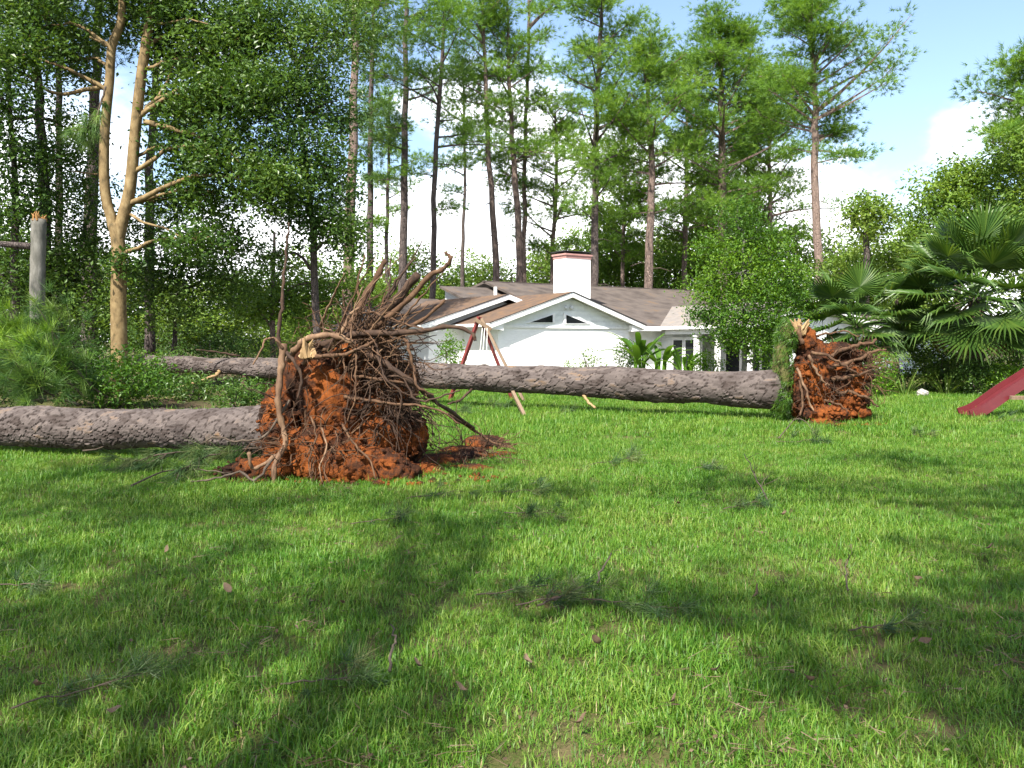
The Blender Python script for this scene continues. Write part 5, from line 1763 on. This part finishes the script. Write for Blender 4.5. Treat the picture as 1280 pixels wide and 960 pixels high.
stick('curved brown stick lying in the lower left lawn', [gp3(484, 862, .06), gp3(488, 840, .09), gp3(493, 822, .08), gp3(486, 802, .07)], .008, 1)
stick('short grey stick beside the foreground needle spray', [gp3(748, 742, .05), gp3(757, 728, .09), gp3(766, 712, .1)], .009, 2, 1)
stick('thin brown stick under the foreground needle spray', [gp3(672, 774, .06), gp3(695, 768, .08), gp3(730, 752, .08)], .007, 3, 2)
stick('branched dead twig standing in the right middle lawn', [gp3(962, 632, .05), gp3(945, 615, .18), gp3(932, 600, .3)], .009, 4, 6)
stick('small dead twig in the right foreground', [gp3(1066, 752, .05), gp3(1063, 738, .1), gp3(1067, 722, .14)], .006, 5, 3)
stick('grey branch with many twigs lying below the near trunk', [gp3(100, 575, .12), gp3(160, 570, .18), gp3(230, 570, .2), gp3(290, 576, .16)], .012, 6, 12)
stick('pale bare branch curving out beside the red clay', [gp3(160, 614, .05), gp3(200, 604, .12), gp3(245, 600, .12), gp3(290, 602, .08)], .011, 7, 4)
stick('thin arching twig before the far root plate', [gp3(975, 552, .05), gp3(1000, 545, .3), gp3(1025, 553, .08)], .01, 8, 1)

# brown leaves: one mesh, many individuals
lm = Geo()
tt = np.linspace(0, 1, 6)
wv = .028 * np.sin(np.pi * (tt * .96 + .02))
cy = (tt - .5) * .11
cz = .02 * np.cos(tt * 5)
lm.add(np.concatenate([np.stack([-wv, cy, cz + wv * .5], -1), np.stack([wv * 0, cy, cz], -1), np.stack([wv, cy, cz + wv * .6], -1)]),
       [(k, k + 1, 6 + k + 1, 6 + k) for k in range(5)] + [(6 + k, 6 + k + 1, 12 + k + 1, 12 + k) for k in range(5)], None, .6)
lmesh = lm.mesh('dead_leaf', True)
lmesh.materials.append(M['dead_leaf'])
spots = [(280, 752, 1.3, 'pale pinkish dead leaf in the left middle lawn'), (36, 880, 1.3, 'dead leaf at the lower left beside a pine sprig'), (132, 915, .9, 'small dead leaf in the lower left corner'), (520, 852, 1.1, 'dead leaf just right of the curved brown stick'),
         (575, 885, 1, 'dead leaf in the sunny lower middle'), (660, 848, 1.2, 'purplish dead leaf below the foreground needle spray'), (748, 822, 1.3, 'curled brown leaf right below the needle spray'), (694, 766, 1.2, 'reddish leaf on the foreground needle spray'),
         (950, 756, 1.4, 'rust coloured leaf cluster piece in the right middle lawn'), (850, 638, 1.2, 'brown leaf on the sunny middle lawn'), (983, 652, 1.4, 'pale dead leaf below the branched dead twig'), (1244, 696, 1.2, 'round tan leaf near the right edge'),
         (1018, 872, 1.2, 'brown leaf in the lower right lawn'), (996, 864, 1, 'small brown leaf left beside the lower right leaf'), (728, 928, 1.1, 'dead leaf low in the middle foreground'), (846, 900, 1, 'light dead leaf right of centre at the bottom'),
         (1165, 822, 1.1, 'dark dead leaf in the shaded right foreground'), (203, 700, 1, 'tiny dead leaf in the left lawn'), (1155, 738, .8, 'yellow brown leaf in the right lawn'), (425, 770, .9, 'dead leaf in the shaded left middle lawn'), (900, 860, .9, 'dead leaf in the sunny right bottom')]
for px, py, s, lab in spots:
    o = bpy.data.objects.new('dead_leaf', lmesh)
    COL.objects.link(o)
    o.location = gp3(px, py, .065)
    o.rotation_euler = (rng.normal(0, .4), rng.normal(0, .4), rng.uniform(0, 6.28))
    s *= .62
    o.scale = (s, s, s)
    tag(o, lab, 'leaf', 'dead leaves scattered on the lawn')

# pine straw and crumbs of bark caught in the grass (uncountable)
g = Geo()
n = 5200
ly = 2.2 + 14 * rng.uniform(0, 1, n) ** 1.5
lx = rng.uniform(-.68, .68, n) * ly
keep = (np.sin(lx * 2.3 + 1.5 * np.sin(ly * 1.1)) * np.sin(ly * 1.9 + lx) + rng.normal(0, .35, n)) > .25
c_ = np.stack([lx, ly, rng.uniform(.02, .06, n)], -1)[keep]
tufts(g, c_, unit(rng.normal(0, 1, c_.shape) * np.array([1, 1, .12])), 2, .13, .004, .25)
c2 = c_[::3] + rng.normal(0, .05, c_[::3].shape) * np.array([1, 1, .1])
leaves(g, c2, .028, .6, 1.2)
tag(g.build('pine_straw_litter', M['dead_leaf']), 'brown pine straw and bark crumbs strewn through the lawn', 'litter', kind='stuff')

# ================================================================== unseen trees that shade the lawn, the last added to shade the left wood
SH = [  # trunk foot (x, y), shade patches on the ground (x, y, rx, ry), leaf count each
    ((-9.5, -4.0), [(-4.2, 8.8, 1.3, 1.3, 1700), (-6.4, 8.0, 1.3, 1.3, 1700), (-3.0, 7.7, .9, .6, 800), (-5.4, 10.4, .9, .7, 800), (-8.2, 9.6, 1.2, 1.2, 1300), (-2.2, 8.6, .7, .5, 420)]),
    ((-5.5, -7.5), [(-1.4, 4.9, 1.0, .6, 1300), (-2.6, 4.7, .7, .6, 800), (-.75, 6.2, .42, 1.1, 900), (-1.95, 3.5, .35, .35, 300), (-.5, 3.6, .22, .35, 260), (-2.2, 6.0, .55, .35, 420), (-3.4, 5.6, .5, .5, 420), (-1.0, 8.2, .6, .6, 420), (-2.5, 3.7, .4, .5, 420), (-.1, 7.4, .3, .5, 200)]),
    ((4.0, -8.5), [(1.95, 4.6, .75, .6, 900), (2.7, 4.1, .6, .6, 600), (1.5, 5.2, .6, .35, 400), (1.4, 3.7, .25, .3, 200), (.25, 5.2, .45, .28, 300), (3.2, 5.4, .5, .4, 380), (2.1, 3.5, .45, .45, 460), (3.3, 4.4, .5, .6, 460), (2.7, 3.2, .4, .4, 300), (3.6, 6.3, .6, .4, 380)]),
    ((9.5, -5.0), [(4.3, 9.0, 1.2, .9, 1300), (2.6, 9.3, .9, .5, 700), (6.3, 8.4, 1.1, .8, 1000), (5.2, 11.2, 1.0, .6, 700), (7.8, 11, 1.3, 1, 1000), (.6, 8.8, .7, .5, 450)]),
    ((-20.0, 8.0), [(-12.5, 19.5, 1.8, 1.6, 2200), (-9.6, 20.5, 1.5, 1.4, 1700), (-12.0, 23.0, 2.0, 1.6, 2000), (-15.0, 21.5, 1.8, 1.6, 1800), (-10.5, 17.2, 1.3, .9, 900)]),  # added out of view to darken the left wood
]
S_ = np.array(TO_SUN)
for i, ((tx, ty), patches) in enumerate(SH):
    ln = smooth_line([(tx, ty, -.1), (tx + .2, ty, 4), (tx, ty + .3, 8), (tx + .1, ty + .2, 12)], 4, .03)
    cl = []
    for (x, y, rx, ry, n) in patches:
        h = rng.uniform(10, 13.5)
        c_ = np.array([x, y, 0]) + S_ * (h / S_[2])
        cl.append((c_, (rx, ry, .8), n * .72))
    broad('shade_tree', ['spreading tree behind the viewer on the far left', 'spreading tree behind the viewer left of centre', 'spreading tree behind the viewer right of centre', 'spreading tree behind the viewer on the far right', 'unseen spreading tree added at the left to shade the wood'][i],
          [(ln, np.linspace(.28, .1, len(ln)))], cl, 'oak', 'bark_dark', .15, 80 + i, 'trees behind the viewer', sub=.3)
